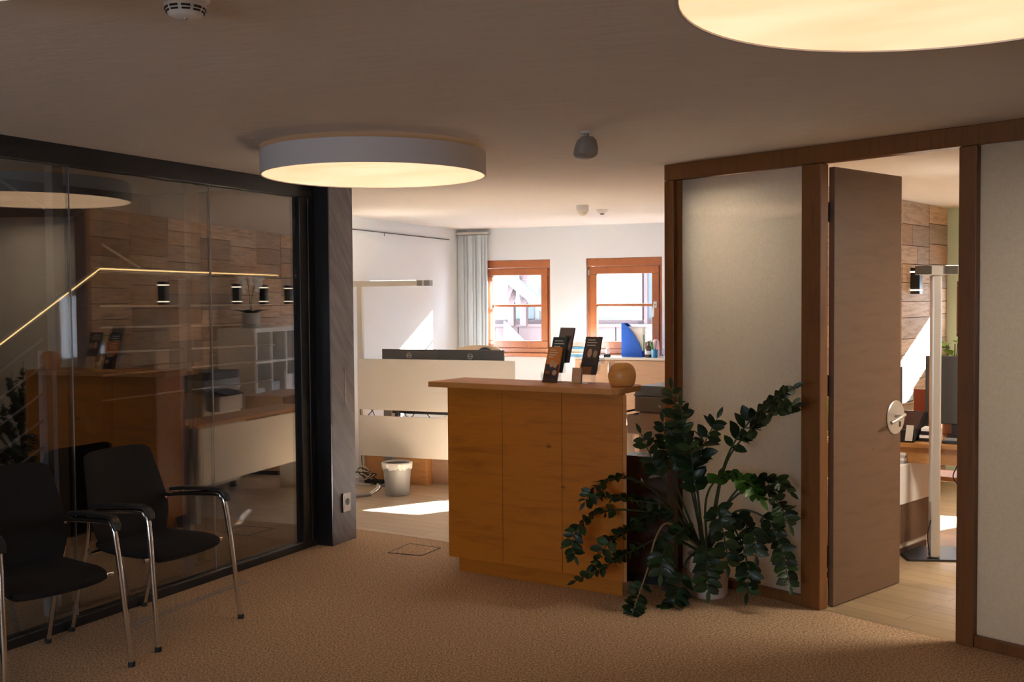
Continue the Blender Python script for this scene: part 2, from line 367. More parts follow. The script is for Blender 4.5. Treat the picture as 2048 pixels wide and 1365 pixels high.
# pillar
pl = struct('pillar', MB().box(2.385, 2.648, -.15, .16, 0, CEIL), M['pillar'], 'grey brown slate-look pillar at the end of the glass wall', 'pillar', bevel=.004); pl.location = (*FG.o, 0); pl.rotation_euler.z = FG.rz
jb = struct('trim_pillar', MB().box(2.375, 2.385, -.15, .1, 0, CEIL), M['frame_black'], 'black cover strip on the side of the slate pillar', 'trim'); jb.location = (*FG.o, 0); jb.rotation_euler.z = FG.rz

# windows
def window(i, a, b, label, handle=True):
    r = thing('window_%d' % i, label, 'window', FB.pt(a, 0, WZ0), FB.rz, None, 'structure'); W = b - a; Hh = WZ1 - WZ0; y0, y1 = .035, .10
    mb = MB().box(0, W, y0 - .02, y1 + .02, Hh - .085, Hh).box(0, W, y0, y1, 0, .05).box(0, .03, y0, y1, .05, Hh - .085).box(W - .035, W, y0, y1, .05, Hh - .085)
    mb.build('window_frame', M['window_wood'], r, bevel=.006)
    s0, s1, z0, z1 = .032, W - .037, .052, Hh - .087; t = .075
    mb = MB().box(s0, s1, y0 - .012, y1 - .02, z0, z0 + t).box(s0, s1, y0 - .012, y1 - .02, z1 - t, z1).box(s0, s0 + t, y0 - .012, y1 - .02, z0 + t, z1 - t).box(s1 - t, s1, y0 - .012, y1 - .02, z0 + t, z1 - t)
    zm = z0 + (z1 - z0) * .53; mb.box(s0 + t, s1 - t, y0, y1 - .03, zm - .014, zm + .014)
    mb.build('sash', M['window_wood'], r, bevel=.006)
    MB().box(s0 + t - .01, s1 - t + .01, y1 - .055, y1 - .045, z0 + t - .01, zm - .012).build('pane', M['glass'], r)
    MB().box(s0 + t - .01, s1 - t + .01, y1 - .055, y1 - .045, zm + .012, z1 - t + .01).build('pane', M['glass'], r)
    MB().box(-.01, W + .01, -.035, y0, -.04, 0).build('sill', M['window_wood'], r, bevel=.006)
    if not handle: return r
    h = MB().box(s1 - .055, s1 - .02, y0 - .025, y0 - .012, zm - .03, zm + .035).tube([(s1 - .038, y0 - .02, zm), (s1 - .038, y0 - .06, zm), (s1 - .042, y0 - .062, zm - .03), (s1 - .045, y0 - .06, zm - .12)], .009)
    h.build('window_handle', M['alu'], r, True)
    for z in (z1 - .06, z0 + .06): MB().tube([(s0 - .006, y0 - .02, z - .025), (s0 - .006, y0 - .02, z + .025)], .007).build('hinge', M['alu'], r, True)
    return r
window(1, *WIN[0], 'smaller orange wooden window next to the grey blind', False)
window(2, *WIN[1], 'orange wooden window above the cabinet with the blue magazine file')
window(3, *WIN[2], 'wooden window hidden behind the frosted partition, nearest the second window')
window(4, *WIN[3], 'wooden window in the corner by the plank wall')
for i_, (a, b, z0, lab) in enumerate(((.08, .80, 1.27, 'small high office window next to the plank wall'), (.95, 1.55, .85, 'office window in the sage green wall above the desk'))):
    r = thing('window_%d' % (5 + 3 * i_), lab, 'window', FO.pt(a, 0, z0), FO.rz, None, 'structure'); W = b - a; Hh = 1.75 - z0
    MB().box(0, W, .04, .10, 0, .04).box(0, W, .04, .10, Hh - .04, Hh).box(0, .04, .04, .10, .04, Hh - .04).box(W - .04, W, .04, .10, .04, Hh - .04).build('window_frame', M['window_wood'], r, bevel=.005)
    MB().box(.04, W - .04, .06, .07, .04, Hh - .04).build('pane', M['glass'], r)

# plank wall between back room and office
def planks(x0, x1, y0, y1):
    mb = MB(); x = x0; rnd = random.Random(3 if y0 < 0 else 5)
    while x < x1 - .01:
        xe = min(x + .60, x1); z = .0
        while z < CEIL - .005:
            h = rnd.choice((.11, .13, .15, .17, .20)); ze = min(z + h, CEIL)
            if CEIL - ze < .06: ze = CEIL
            off = rnd.uniform(0, .004)
            if rnd.random() < .25 and xe - x > .4:
                xm = x + rnd.uniform(.2, .4); mb.box(x + .0028, xm - .0028, y0 - off, y1 + off, z + .0028, ze - .0028); mb.box(xm + .0028, xe - .0028, y0 - off, y1 + off, z + .0028, ze - .0028)
            else: mb.box(x + .0028, xe - .0028, y0 - off, y1 + off, z + .0028, ze - .0028)
            z = ze
        x = xe
    return mb
rp = thing('wall_planks', 'wall clad in brown reclaimed planks between office and back room', 'wall', (*FP.o, 0), FP.rz, None, 'structure')
MB().box(-1.60, 2.93, .024, .10, 0, CEIL).build('core', M['dark_wall'], rp)
planks(-1.58, 2.46, 0, .022).build('plank_cladding', M['planks'], rp)
planks(-1.58, 2.92, .102, .124).build('plank_cladding', M['planks'], rp)

# wooden partition with frosted panes
ea, eb, ec, ed = FW.pt(.0, .07), FW.pt(.05, .07), FP.pt(-1.56, .05), FP.pt(-1.56, .124)
struct('trim_partition', MB().prism([ea[:2], eb[:2], ec[:2], ed[:2]], 0, CEIL - .001), M['frame_wood'], 'wooden filler strip joining the partition post to the plank wall', 'trim')
r = thing('wooden_partition', 'brown wooden frame partition with frosted panes and a doorway', 'partition', (*FW.o, 0), FW.rz, None, 'structure')
def post(x0, x1, reb):
    mb = MB().box(x0, x1, 0, .07, 0, 2.292)
    return mb.build('post', M['frame_wood'], r, bevel=.004)
post(0, .068, 0); post(.914, 1.028, 0); post(1.74, 1.822, 0); post(3.2, 3.28, 0); post(4.9, 5.0, 0)
MB().box(0, 5.0, 0, .07, 2.294, CEIL).build('top_rail', M['frame_wood'], r, bevel=.004)
MB().box(.07, .912, .005, .06, 0, .052).build('bottom_rail', M['frame_wood'], r, bevel=.004)
MB().box(1.824, 3.198, .005, .06, 0, .052).build('bottom_rail', M['frame_wood'], r, bevel=.004)
MB().box(3.282, 4.898, .005, .06, 0, .052).build('bottom_rail', M['frame_wood'], r, bevel=.004)
for x0, x1 in ((.069, .105),): MB().box(x0, x1, .03, .06, .053, 2.292).build('rebate_strip', M['frame_wood'], r)
for x0, x1 in ((.105, .912), (1.824, 3.198), (3.282, 4.898)): MB().box(x0, x1, .036, .044, .053, 2.292).build('frosted_pane', M['frost'], r)
# door leaf, standing open at a right angle
r = thing('door_1', 'flush wooden door standing open into the office', 'door', FW.pt(1.028, .07), FW.rz, None, 'structure')
MB().box(-.016, .017, .03, .717, .006, 2.28).build('leaf', M['door_wood'], r, bevel=.002)
pz = 1.6 + .0
zc = .944
pb = MB().lathe([(.002, .0175), (.093, .0175), (.095, .022), (.09, .026), (.002, .026)], 40, (0, 0, 0), 'x')
plate = pb.build('handle_plate', M['alu'], r, True); plate.location = (0, .655, zc)
hb = MB().tube(curve_pts([(.02, -.01, .01), (.07, -.012, .015), (.088, -.03, .02), (.085, -.10, .0), (.075, -.145, -.015)], 6), .010)
h = hb.build('door_handle', M['alu'], plate, True)
MB().box(.024, .028, .03, .045, -.055, -.025).build('keyhole', M['black'], plate)
for z0, z1 in ((2.0, 2.10), (1.10, 1.21), (.205, .32)):
    MB().box(-.03, -.012, -.04, .035, z0, z1).tube([(-.012, .0, z0), (-.012, .0, z1)], .009).build('hinge', M['bronze'], r)

# glass wall
r = thing('glass_partition', 'black framed glass wall in front of the dark stairwell', 'glass wall', (*FG.o, 0), FG.rz)
MB().box(-8.5, 2.373, -.035, .035, 0, .05).build('bottom_rail', M['frame_black'], r, bevel=.004)
MB().box(-8.5, 2.373, -.035, .035, CEIL - .10, CEIL).build('top_rail', M['frame_black'], r, bevel=.004)
MB().box(2.225, 2.373, -.035, .035, .05, CEIL - .10).box(2.30, 2.315, -.045, -.035, .05, CEIL - .10).build('end_post', M['frame_black'], r, bevel=.003)
js = [-8.4, -6.6, -4.9, -3.2, -1.5, -.55, .443, 1.436, 2.225]
for k in range(len(js) - 1): MB().box(js[k] + .003, js[k + 1] - .003, -.005, .005, .05, CEIL - .10).build('glass_pane', M['glass_dark'], r)
for x in js[1:-1]: MB().box(x - .003, x + .003, -.006, .006, .05, CEIL - .10).build('joint_strip', M['grey_pl'], r)

# ------------------------------------------------------------ stairwell behind the glass
r = thing('stair_railing', 'steel stair railing with a glowing handrail behind the glass', 'railing', (*FG.o, 0), FG.rz)
D = .25
def gp(px, py, d=D): u, z = FG.uz(px, py, d); return (u, d, z)
slope = [gp(-160, 808), gp(0, 688), gp(195, 540)]; flat = [gp(195, 540), gp(552, 553)]
MB().tube([slope[0], slope[1], slope[2], flat[1]], .017, 12).build('handrail', M['steel'], r, True)
off = Vector((0, -.012, .022))
MB().tube([Vector(q) + Vector((0, -.02, .006)) for q in (slope[0], slope[1], slope[2], flat[1])], .0035, 6).build('led_strip', M['led'], r)
for a, b in (((200, 613), (545, 610)), ((200, 656), (550, 648)), ((200, 706), (550, 690)), ((205, 752), (548, 720)), ((205, 802), (545, 760))):
    MB().tube([gp(*a), gp(*b)], .006, 6).build('rail_bar', M['steel'], r, True)
for k in range(1, 7):
    q = [(-160, 808 + 54 * k), (86, 625 + 54 * k)]; MB().tube([gp(*q[0]), gp(*q[1])], .006, 6).build('rail_bar', M['grey_pl'], r, True)
for x, t, bt in ((89, 690, 980), (368, 548, 850)):
    u, _, z1 = gp(x, t); z0 = max(.0, gp(x, bt)[2] - .5); MB().box(u - .018, u + .018, D - .03, D + .03, 0, z1 - .03).build('railing_post', M['grey_pl'], r)
r = thing('stair_flight', 'dark stair flight rising to the left behind the glass', 'stairs', (*FG.o, 0), FG.rz)
for k in range(9):
    x = 1.15 - k * .28; MB().box(x - .30, x, 1.0, 1.38, .17 * k + .10, .17 * k + .15).build('tread', M['dark_cab'], r)
MB().prismy([(1.2, 0), (1.2, .17), (-1.4, 1.75), (-1.4, 1.5), (.9, 0)], .96, .99).build('stringer', M['black'], r)
a = FG.uz(132, 655, .5); b = FG.uz(205, 600, .5); c = FG.uz(205, 858, .5); d_ = FG.uz(193, 868, .5); e_ = FG.uz(125, 745, .5); f_ = FG.uz(140, 440, .5); g_ = FG.uz(203, 405, .5)
MB().prismy([e_, d_, c, g_, f_], .5, .56).build('landing_fascia', M['dark_cab'], r)
u0 = FG.uz(-90, 258, .6); u1 = FG.uz(280, 537, .6)
MB().tube([(u0[0], .6, min(u0[1], CEIL - .01)), (u1[0], .6, u1[1])], .008, 8).build('upper_rail', M['steel'], r, True)
for px in (390, 117):
    u, z = FG.uz(px, 800, .34); t = thing('steel_column', 'slim grey brown column in the stairwell, ' + ('close to the glass joint behind the right chair' if px == 390 else 'beside the stair railing at far left'), 'column', FG.pt(u, .34), FG.rz, 'stairwell columns')
    MB().box(-.035, .035, -.03, .03, .0, CEIL - .01).build('shaft', mat('column_paint', (.16, .13, .11), .5), t, bevel=.003); MB().box(-.06, .06, -.055, .055, 0, .012).build('foot_plate', M['black'], t)

# ------------------------------------------------------------ ceiling lamps
def ceiling_lamp(x, y, label, R=.57, glow='glow'):
    r = thing('ceiling_lamp', label, 'ceiling lamp', (x, y, 2.245), 0, 'round ceiling lamps')
    n = 72; mb = MB(); v = []; f = []
    for k in range(n):
        a = 2 * PI * k / n; c, s_ = math.cos(a), math.sin(a)
        v += [(R * c, R * s_, 0), (R * c, R * s_, .115), ((R - .008) * c, (R - .008) * s_, .115), ((R - .008) * c, (R - .008) * s_, 0)]
    for k in range(n):
        q = (k + 1) % n
        for i in range(4): f.append((k * 4 + i, q * 4 + i, q * 4 + (i + 1) % 4, k * 4 + (i + 1) % 4))
    mb.add(v, f).build('drum', M['lamp_side'], r, True)
    MB().lathe([(.001, .004), (R - .009, .004), (R - .009, .008), (.001, .008)], n).build('diffuser', M[glow], r)
    MB().lathe([(.001, .095), (R - .012, .095), (R - .012, .10), (.001, .10)], n).build('inner_tray', M['glow_rim'], r)
    MB().lathe([(.001, .101), (.12, .101), (.12, CEIL - 2.245), (.001, CEIL - 2.245)], 24).build('ceiling_mount', M['white'], r)
    return r
ceiling_lamp(-.695, 5.42, 'large round ceiling lamp with grey rim above the waiting chairs')
ceiling_lamp(.92, 2.225, 'large round ceiling lamp cut off at top right')
ceiling_lamp(-1.22, 1.72, 'round ceiling lamp barely visible at the top left corner')
ceiling_lamp(-2.2, -.9, 'round ceiling lamp behind the viewer on the left')  # unseen lamp added to brighten the reception
ceiling_lamp(2.4, -.9, 'round ceiling lamp behind the viewer on the right')  # its counterpart on the right, also added for brightness
p = FW.pt(.38, .46); ceiling_lamp(p.x, p.y, 'small round ceiling lamp in the office hidden behind the left frosted pane', .20, 'glow_added_small')  # added out of view so the left pane glows from behind
p = FW.pt(2.7, 1.3); ceiling_lamp(p.x, p.y, 'round ceiling lamp in the office hidden behind the right frosted pane', .42, 'glow_added')  # added out of view to backlight the right pane
# smoke detector, speaker, sensors
p = at_z(370, -9, CEIL)
r = thing('smoke_detector', 'white slotted smoke detector at the top edge of the photo', 'smoke detector', p)
MB().lathe([(.001, 0), (.062, 0), (.062, -.012), (.052, -.016), (.05, -.02), (.053, -.024), (.05, -.034), (.042, -.05), (.03, -.056), (.001, -.058)], 36).build('housing', M['white'], r, True)
for k in range(10):
    a = 2 * PI * k / 10; c, s_ = math.cos(a), math.sin(a); MB().obox((.0475 * c, .0475 * s_, -.035), (-s_ * .011, c * .011, 0), (c * .003, s_ * .003, 0), (0, 0, .0025)).obox((.0445 * c, .0445 * s_, -.043), (-s_ * .010, c * .010, 0), (c * .003, s_ * .003, 0), (0, 0, .002)).build('slot', M['black'], r)
MB().lathe([(.001, -.062), (.006, -.06), (.006, -.056), (.001, -.056)], 12, (.0, 0, 0)).build('indicator', M['alu'], r, True)
p = at_z(1172, 264, CEIL)
r = thing('ceiling_speaker', 'small grey loudspeaker hanging from the ceiling on a swivel', 'loudspeaker', (p.x, p.y, CEIL), .5)
MB().lathe([(.001, 0), (.032, 0), (.03, -.008), (.001, -.008)], 24).build('mount_plate', M['lamp_side'], r, True)
MB().tube([(0, 0, -.006), (.006, 0, -.03)], .012).build('swivel', M['grey_pl'], r, True)
mb = MB(); prof = [(-.022, .028, .02), (-.04, .042, .036), (-.075, .050, .046), (-.105, .050, .048), (-.118, .040, .036), (-.124, .022, .02)]
v = []; f = []
for z, a, b in prof:
    for k in range(16):
        q = 2 * PI * k / 16; c, s_ = math.cos(q), math.sin(q); e = .55
        v.append((a * math.copysign(abs(c) ** e, c) + (z + .07) * .12, b * math.copysign(abs(s_) ** e, s_), z))
for i in range(len(prof) - 1): f += [(i * 16 + k, i * 16 + (k + 1) % 16, (i + 1) * 16 + (k + 1) % 16, (i + 1) * 16 + k) for k in range(16)]
f += [tuple(range(16)), tuple(5 * 16 + k for k in range(16))]
mb.add(v, f).build('speaker_box', mat('speaker_shell', (.27, .24, .21), .5), r, True)
for (px, py), nm, lab, tall in (((1165, 411), 'motion_sensor', 'taller white ceiling sensor, left of the two in the back room', 1), ((1204, 419), 'smoke_detector', 'flat white smoke detector right of the taller ceiling sensor', 0)):
    p = at_z(px, py, CEIL); r = thing(nm, lab, 'smoke detector' if not tall else 'sensor', (p.x, p.y, CEIL))
    if tall: MB().lathe([(.001, 0), (.052, 0), (.052, -.045), (.048, -.05), (.001, -.05)], 28).build('housing', M['white'], r, True); MB().lathe([(.001, -.051), (.047, -.051), (.03, -.078), (.012, -.088), (.001, -.089)], 28).build('lens', M['cream2'], r, True)
    else: MB().lathe([(.001, 0), (.055, 0), (.052, -.012), (.03, -.034), (.001, -.036)], 28).build('housing', M['white'], r, True); MB().lathe([(.001, -.037), (.022, -.036), (.016, -.046), (.001, -.047)], 20).build('sensor_cap', M['bronze'], r, True)

# ------------------------------------------------------------ pillar fittings, floor fittings
r = thing('power_socket', 'white power socket low on the slate pillar', 'socket', FG.pt(2.528, -.151, .268), FG.rz)
MB().box(-.043, .043, -.010, 0, -.062, .062).build('frame', M['white'], r, bevel=.002)
MB().box(-.047, -.0435, -.012, 0, -.064, .064).build('shadow_edge', M['black'], r)
MB().box(-.031, .031, -.013, -.010, -.045, .045).build('insert', M['white'], r, bevel=.002)
MB().lathe([(.001, -.0145), (.023, -.0145), (.023, -.013), (.001, -.013)], 24, (0, 0, .004), 'y').build('socket_hole', M['rubber'], r)
r = thing('wall_sticker', 'faint grey tower-shaped mark on the slate pillar', 'sticker', FG.pt(2.54, -.151, 1.03), FG.rz)
z0, z1 = -.135, .145
MB().prismy([(-.02, z0 - .01), (-.006, z0 + .07), (.006, z0 + .07), (.02, z0 + .015), (.012, z0 + .015), (.0, z0 + .055), (-.012, z0 - .01)], -.002, 0).box(-.008, .008, -.002, 0, z0 + .07, z0 + .085).prismy([(-.007, z0 + .09), (.007, z0 + .09), (.005, z1 - .05), (.001, z1), (-.002, z1), (-.005, z1 - .05)], -.002, 0).build('sticker_film', mat('faded_grey_film', (.30, .28, .27), .5), r)
h4 = [at_z(*q, 0) for q in ((775, 1107), (820, 1088), (882, 1097), (843, 1113))]
r = thing('floor_hatch', 'square carpet hatch with metal edge near the pillar', 'floor hatch')
c = sum((q for q in h4), Vector()) / 4
ins = [q + (c - q) * .06 for q in h4]
MB().prism([q[:2] for q in ins], 0.0005, .002).build('carpet_inlay', M['carpet'], r)
mb = MB()
for i in range(4):
    a, b, a2, b2 = h4[i], h4[(i + 1) % 4], ins[i], ins[(i + 1) % 4]; mb.prism([a[:2], b[:2], b2[:2], a2[:2]], .0005, .004)
mb.build('edge_frame', M['bronze'], r)
a, b = at_z(250, 1257, 0), at_z(492, 1164, 0); d = (b - a).normalized(); q = Vector((-d.y, d.x, 0))
mb = MB()
for o in (-.022, 0, .022): mb.prism([(a + q * (o - .003))[:2], (b + q * (o - .003))[:2], (b + q * (o + .003))[:2], (a + q * (o + .003))[:2]], 0, .003)
struct('trim_floor', mb, mat('floor_rail', (.30, .27, .25), .5, .3), 'thin metal rails set into the carpet beside the chairs', 'floor trim')

# ------------------------------------------------------------ visitor chairs
def chair(label):
    r = thing('visitor_chair', label, 'chair', (0, 0, 0), 0, 'waiting chairs')       # front = -y
    for s in (-1, 1):
        fl = [(s * .282, -.300, .006), (s * .270, -.268, .30), (s * .258, -.232, .575), (s * .257, -.21, .618), (s * .257, -.175, .634), (s * .257, .0, .622), (s * .255, .19, .603)]
        MB().tube(curve_pts(fl, 6), .0125, 12).build('front_leg', M['chrome'], r, True)
        rl = [(s * .235, .315, .006), (s * .238, .25, .25), (s * .245, .18, .46), (s * .247, .165, .60)]
        MB().tube(curve_pts(rl, 6), .0115, 12).build('rear_leg', M['chrome'], r, True)
        for p in (fl[0], rl[0]): MB().tube([(p[0], p[1], 0), (p[0], p[1], .022)], .0155, 12).build('foot_cap', M['rubber'], r)
        pad = [(s * .257, -.245, .600), (s * .257, -.232, .632), (s * .257, -.195, .652), (s * .257, -.08, .650), (s * .257, .05, .641), (s * .257, .13, .632)]
        pts = curve_pts(pad, 5); mb = MB(); v = []; f = []
        for i, p in enumerate(pts):
            t = (pts[min(i + 1, len(pts) - 1)] - pts[max(i - 1, 0)]).normalized(); nrm = Vector((0, -t.z, t.y)); wd = .023 if i > 2 else .018
            v += [p + Vector((-wd, 0, 0)), p + Vector((wd, 0, 0)), p + Vector((wd * .8, 0, 0)) + nrm * .016, p + Vector((-wd * .8, 0, 0)) + nrm * .016]
        for i in range(len(pts) - 1):
            for k in range(4): f.append((i * 4 + k, i * 4 + (k + 1) % 4, i * 4 + 4 + (k + 1) % 4, i * 4 + 4 + k))
        n = len(pts) * 4; f += [(0, 1, 2, 3), (n - 4, n - 3, n - 2, n - 1)]
        mb.add(v, f).build('armrest', M['black'], r, True, bevel=.004)
    MB().tube([(-.262, -.20, .405), (.262, -.20, .405)], .010, 10).tube([(-.243, .17, .40), (.243, .17, .40)], .010, 10).build('cross_tube', M['chrome'], r, True)
    # seat: rounded pad, dished, its front edge curling down
    nx, ny = 12, 12; v = []; f = []
    def seat_pt(i, j, top):
        u, w_ = i / nx * 2 - 1, j / ny * 2 - 1
        hw = .235 * (1 - .05 * max(0, w_)); x = u * hw * (1 - .10 * abs(w_) ** 6); y = w_ * .235 * (1 - .12 * abs(u) ** 5) - .03
        z = .445 + .012 * u * u - .010 * (1 - w_ * w_) - .022 * max(0, -w_ - .35) ** 1.5 * 2.2
        edge = max(abs(u), abs(w_)) ** 8
        return (x, y, z - edge * .012) if top else (x, y, z - .028 - .026 * (1 - edge) * 1.0 - .004)
    for top in (True, False):
        for j in range(ny + 1):
            for i in range(nx + 1): v.append(seat_pt(i, j, top))
    N = (nx + 1) * (ny + 1)
    for j in range(ny):
        for i in range(nx):
            q = j * (nx + 1) + i; f += [(q, q + 1, q + nx + 2, q + nx + 1), (N + q, N + q + nx + 1, N + q + nx + 2, N + q + 1)]
    rim = [i for i in range(nx + 1)] + [j * (nx + 1) + nx for j in range(1, ny + 1)] + [ny * (nx + 1) + i for i in range(nx - 1, -1, -1)] + [j * (nx + 1) for j in range(ny - 1, 0, -1)]
    for k in range(len(rim)): a, b = rim[k], rim[(k + 1) % len(rim)]; f.append((a, N + a, N + b, b))
    MB().add(v, f).build('seat', M['fabric'], r, True)
    # back: a shell leaning backwards, wider at its middle, rounded at the top
    nz = 14; v = []; f = []
    def back_pt(i, k, front):
        u = i / nx * 2 - 1; t = k / nz; z = .405 + t * .475
        hw = .20 + .055 * math.sin(min(t / .42, 1) * PI / 2) if t < .42 else .255 - (t - .42) / .58 * .043
        x = u * hw; zz = z + .0 - (.022 * abs(u) ** 8 * t ** 4)
        y = .160 + .03 * (1 - (1 - t) ** 2) + .105 * max(0, t - .25) ** 1.2 - .030 * u * u * -1 * -1
        th = .016 * (1 - max(abs(u), abs(2 * t - 1)) ** 8 * .8)
        return (x, y - th if front else y + th, zz)
    for fr in (True, False):
        for k in range(nz + 1):
            for i in range(nx + 1): v.append(back_pt(i, k, fr))
    N = (nx + 1) * (nz + 1)
    for k in range(nz):
        for i in range(nx):
            q = k * (nx + 1) + i; f += [(q, q + 1, q + nx + 2, q + nx + 1), (N + q, N + q + nx + 1, N + q + nx + 2, N + q + 1)]
    rim = [i for i in range(nx + 1)] + [j * (nx + 1) + nx for j in range(1, nz + 1)] + [nz * (nx + 1) + i for i in range(nx - 1, -1, -1)] + [j * (nx + 1) for j in range(nz - 1, 0, -1)]
    for k in range(len(rim)): a, b = rim[k], rim[(k + 1) % len(rim)]; f.append((a, N + a, N + b, b))
    MB().add(v, f).build('backrest', M['fabric'], r, True)
    for s in (-1, 1): MB().box(s * .251 - .009, s * .251 + .009, .165, .20, .592, .614).build('arm_bracket', M['chrome'], r)
    return r
ch = chair('black upholstered chair with chrome legs nearer the counter'); ch.location = FG.pt(.592, -.374); ch.rotation_euler.z = FG.rz
ch2 = copy_tree(ch); ch2['label'] = 'black upholstered chair cut off by the left edge of the photo'
fx = Vector((math.cos(FG.rz - .19), math.sin(FG.rz - .19))); fy = Vector((-fx.y, fx.x))
cen = Vector((-1.736, 4.695)) - fx * .282 + fy * .300 - FG.x * .045 - FG.y * .070
ch2.location = (cen.x, cen.y, 0); ch2.rotation_euler.z = FG.rz - .19

# ------------------------------------------------------------ counter
r = thing('reception_counter', 'wooden reception counter with three front panels and overhanging top', 'counter', (*FC.o, 0), FC.rz)
CW = 1.172; DEP = .30
for a, b in ((0, .3815), (.3845, .7745), (.7775, 1.152)): MB().box(a, b, 0, .019, .088, 1.098).build('front_panel', M['oak'], r, bevel=.0015)
MB().prism([(.002, .020), (1.150, .022), (.95, DEP), (.002, DEP)], .09, 1.098).build('carcass', M['oak'], r)
MB().prism([(1.153, 0), (1.172, 0), (1.172, .006), (.98, DEP), (.955, DEP), (1.153, .02)], .088, 1.098).build('side_panel', M['oak_edge'], r, bevel=.0015)
MB().prism([(.05, .035), (1.13, .035), (.90, DEP - .05), (.05, DEP - .05)], 0, .087).build('plinth', M['oak'], r)
MB().prism([(-.105, -.05), (1.115, -.05), (1.14, -.025), (1.13, .27), (1.10, DEP + .03), (-.105, DEP + .03)], 1.100, 1.132).build('worktop', M['oak_edge'], r, bevel=.002)
# wooden ball on the counter
r = thing('wooden_ball', 'round turned wooden diffuser on the counter end', 'ball', FC.pt(1.075, .15, 1.1325), FC.rz)
R_ = .108
prof = [(.001, 0), (.07, 0), (.082, .006), (.094, .03), (.1, .06), (.1005, .08), (.095, .105), (.084, .127), (.066, .144), (.048, .150), (.046, .152), (.001, .151)]
MB().lathe([(a * .77, b * .84) for a, b in prof], 48).build('body', M['ball'], r, True)
# brochure stands
def stand(x, y, label, tiers, rz=0):
    r = thing('brochure_stand', label, 'brochure stand', FC.pt(x, y, 1.132), FC.rz + rz - .12, 'acrylic brochure stands')
    for k in range(tiers):
        y0 = .0 + k * .045; z0 = .0 + k * .055
        MB().obox((0, y0 + .02, z0 + .075), (.056, 0, 0), (0, .0012, 0), (0, .016, .075)).build('back_plate', M['acrylic'], r)
        MB().box(-.056, .056, y0 - .028, y0 - .026, z0 + .002, z0 + .05).build('pocket_front', M['acrylic'], r)
        for sx in (-.058, .056): MB().box(sx, sx + .002, y0 - .028, y0 + .02, z0, z0 + .06).build('pocket_side', M['acrylic'], r)
        MB().box(-.056, .056, y0 - .026, y0 + .004, z0, z0 + .003).build('pocket_floor', M['acrylic'], r)
    return r
def brochure(parent_fr, name, x, y, z0, w_, h_, th, lean, m, label, lines, picture, rz=0):
    sx = SX1 if x < .7 else SX2; sy = .22 if x < .7 else .24; c_, s_ = math.cos(-.12), math.sin(-.12); ux, uy = x - sx, y - sy
    r = thing(name, label, 'brochure', FC.pt(sx + ux * c_ - uy * s_, sy + ux * s_ + uy * c_, 1.132 + z0), FC.rz - .12)
    s_, c_ = math.sin(lean), math.cos(lean)
    def P(u, v_, d): return (u, v_ * s_ + d * c_, v_ * c_ - d * s_)
    def slab(mb, u0, u1, v0, v1, d0, d1):
        return mb.add([P(u, v_, d) for d in (d0, d1) for v_ in (v0, v1) for u in (u0, u1)], [(0, 1, 3, 2), (4, 6, 7, 5), (0, 4, 5, 1), (2, 3, 7, 6), (0, 2, 6, 4), (1, 5, 7, 3)])
    slab(MB(), -w_ / 2, w_ / 2, 0, h_, 0, th).build('leaflet_stack', m, r)
    if lines:
        mb = MB()
        for k, (v_, wd) in enumerate(lines): slab(mb, -w_ * .34, -w_ * .34 + wd * w_, h_ * v_, h_ * v_ + .0045, -.0008, 0)
        mb.build('printed_lines', M['ink'], r)
    for u0, u1, v0, v1, pm, rnd in picture:
        mb = MB(); n = 14; uc, vc, ru, rv = (u0 + u1) / 2 * w_, (v0 + v1) / 2 * h_, (u1 - u0) / 2 * w_, (v1 - v0) / 2 * h_
        if rnd:
            ring = [(uc + ru * math.cos(2 * PI * k / n), vc + rv * math.sin(2 * PI * k / n)) for k in range(n)]
            mb.add([P(a, b, -.0006) for a, b in ring] + [P(a, b, 0) for a, b in ring], [tuple(range(n)), tuple(range(n, 2 * n))] + [(k, (k + 1) % n, n + (k + 1) % n, n + k) for k in range(n)])
        else: slab(mb, u0 * w_, u1 * w_, v0 * h_, v1 * h_, -.0005, 0)
        mb.build('printed_picture', pm, r)
    return r
SX1, SX2 = .585, .80
stand(SX1, .22, 'clear brochure stand on the left with three filled tiers', 3)
stand(SX2, .24, 'clear brochure stand beside the wooden ball, its rear tiers empty', 3)
brochure(FC, 'brochure', SX1 + .0, .197, .004, .10, .21, .012, .31, M['orange_br'], 'orange brochure in the front pocket of the left stand', [(.9, .45), (.83, .6), (.76, .5), (.70, .3)],
         [(-.5, .5, 0, .5, M['photo_dark'], False), (-.2, .12, .42, .62, M['skin_print'], True), (.08, .36, .40, .57, M['skin_print'], True), (-.45, -.1, .02, .3, M['orange_br'], False), (.1, .42, .18, .34, M['skin_print'], True)])
brochure(FC, 'brochure', SX1 + .004, .240, .06, .10, .21, .016, .31, M['teal_br'], 'dark teal brochure in the middle tier of the left stand', [(.88, .6), (.8, .7), (.72, .45)], [])
brochure(FC, 'brochure', SX1 + .018, .292, .115, .10, .21, .014, .31, mat('brochure_taupe', (.20, .155, .13), .5), 'taupe brochure highest and rearmost in the left stand', [], [(-.1, .42, .36, .60, M['skin_print'], True), (-.5, .5, 0, .34, M['photo_dark'], False), (0, .42, .66, .76, M['photo_dark'], False)])
brochure(FC, 'brochure', SX2 - .005, .262, .05, .11, .225, .012, .31, mat('brochure_umber', (.075, .055, .04), .45), 'dark brown brochure with a figure in the right stand', [(.9, .5), (.83, .62), (.76, .55)],
         [(-.22, .06, .44, .68, M['skin_print'], True), (.15, .4, .44, .64, M['cab_wood'], True), (-.4, .25, .22, .42, M['photo_dark'], True), (-.45, .2, .0, .2, M['orange_br'], False)])
brochure(FC, 'card_stack', SX2 - .035, .192, .003, .062, .088, .016, .12, mat('kraft_card', (.55, .37, .22), .6), 'small stack of kraft cards in front of the right stand', [], [(-.3, .3, .45, .65, M['skin_print'], False)])

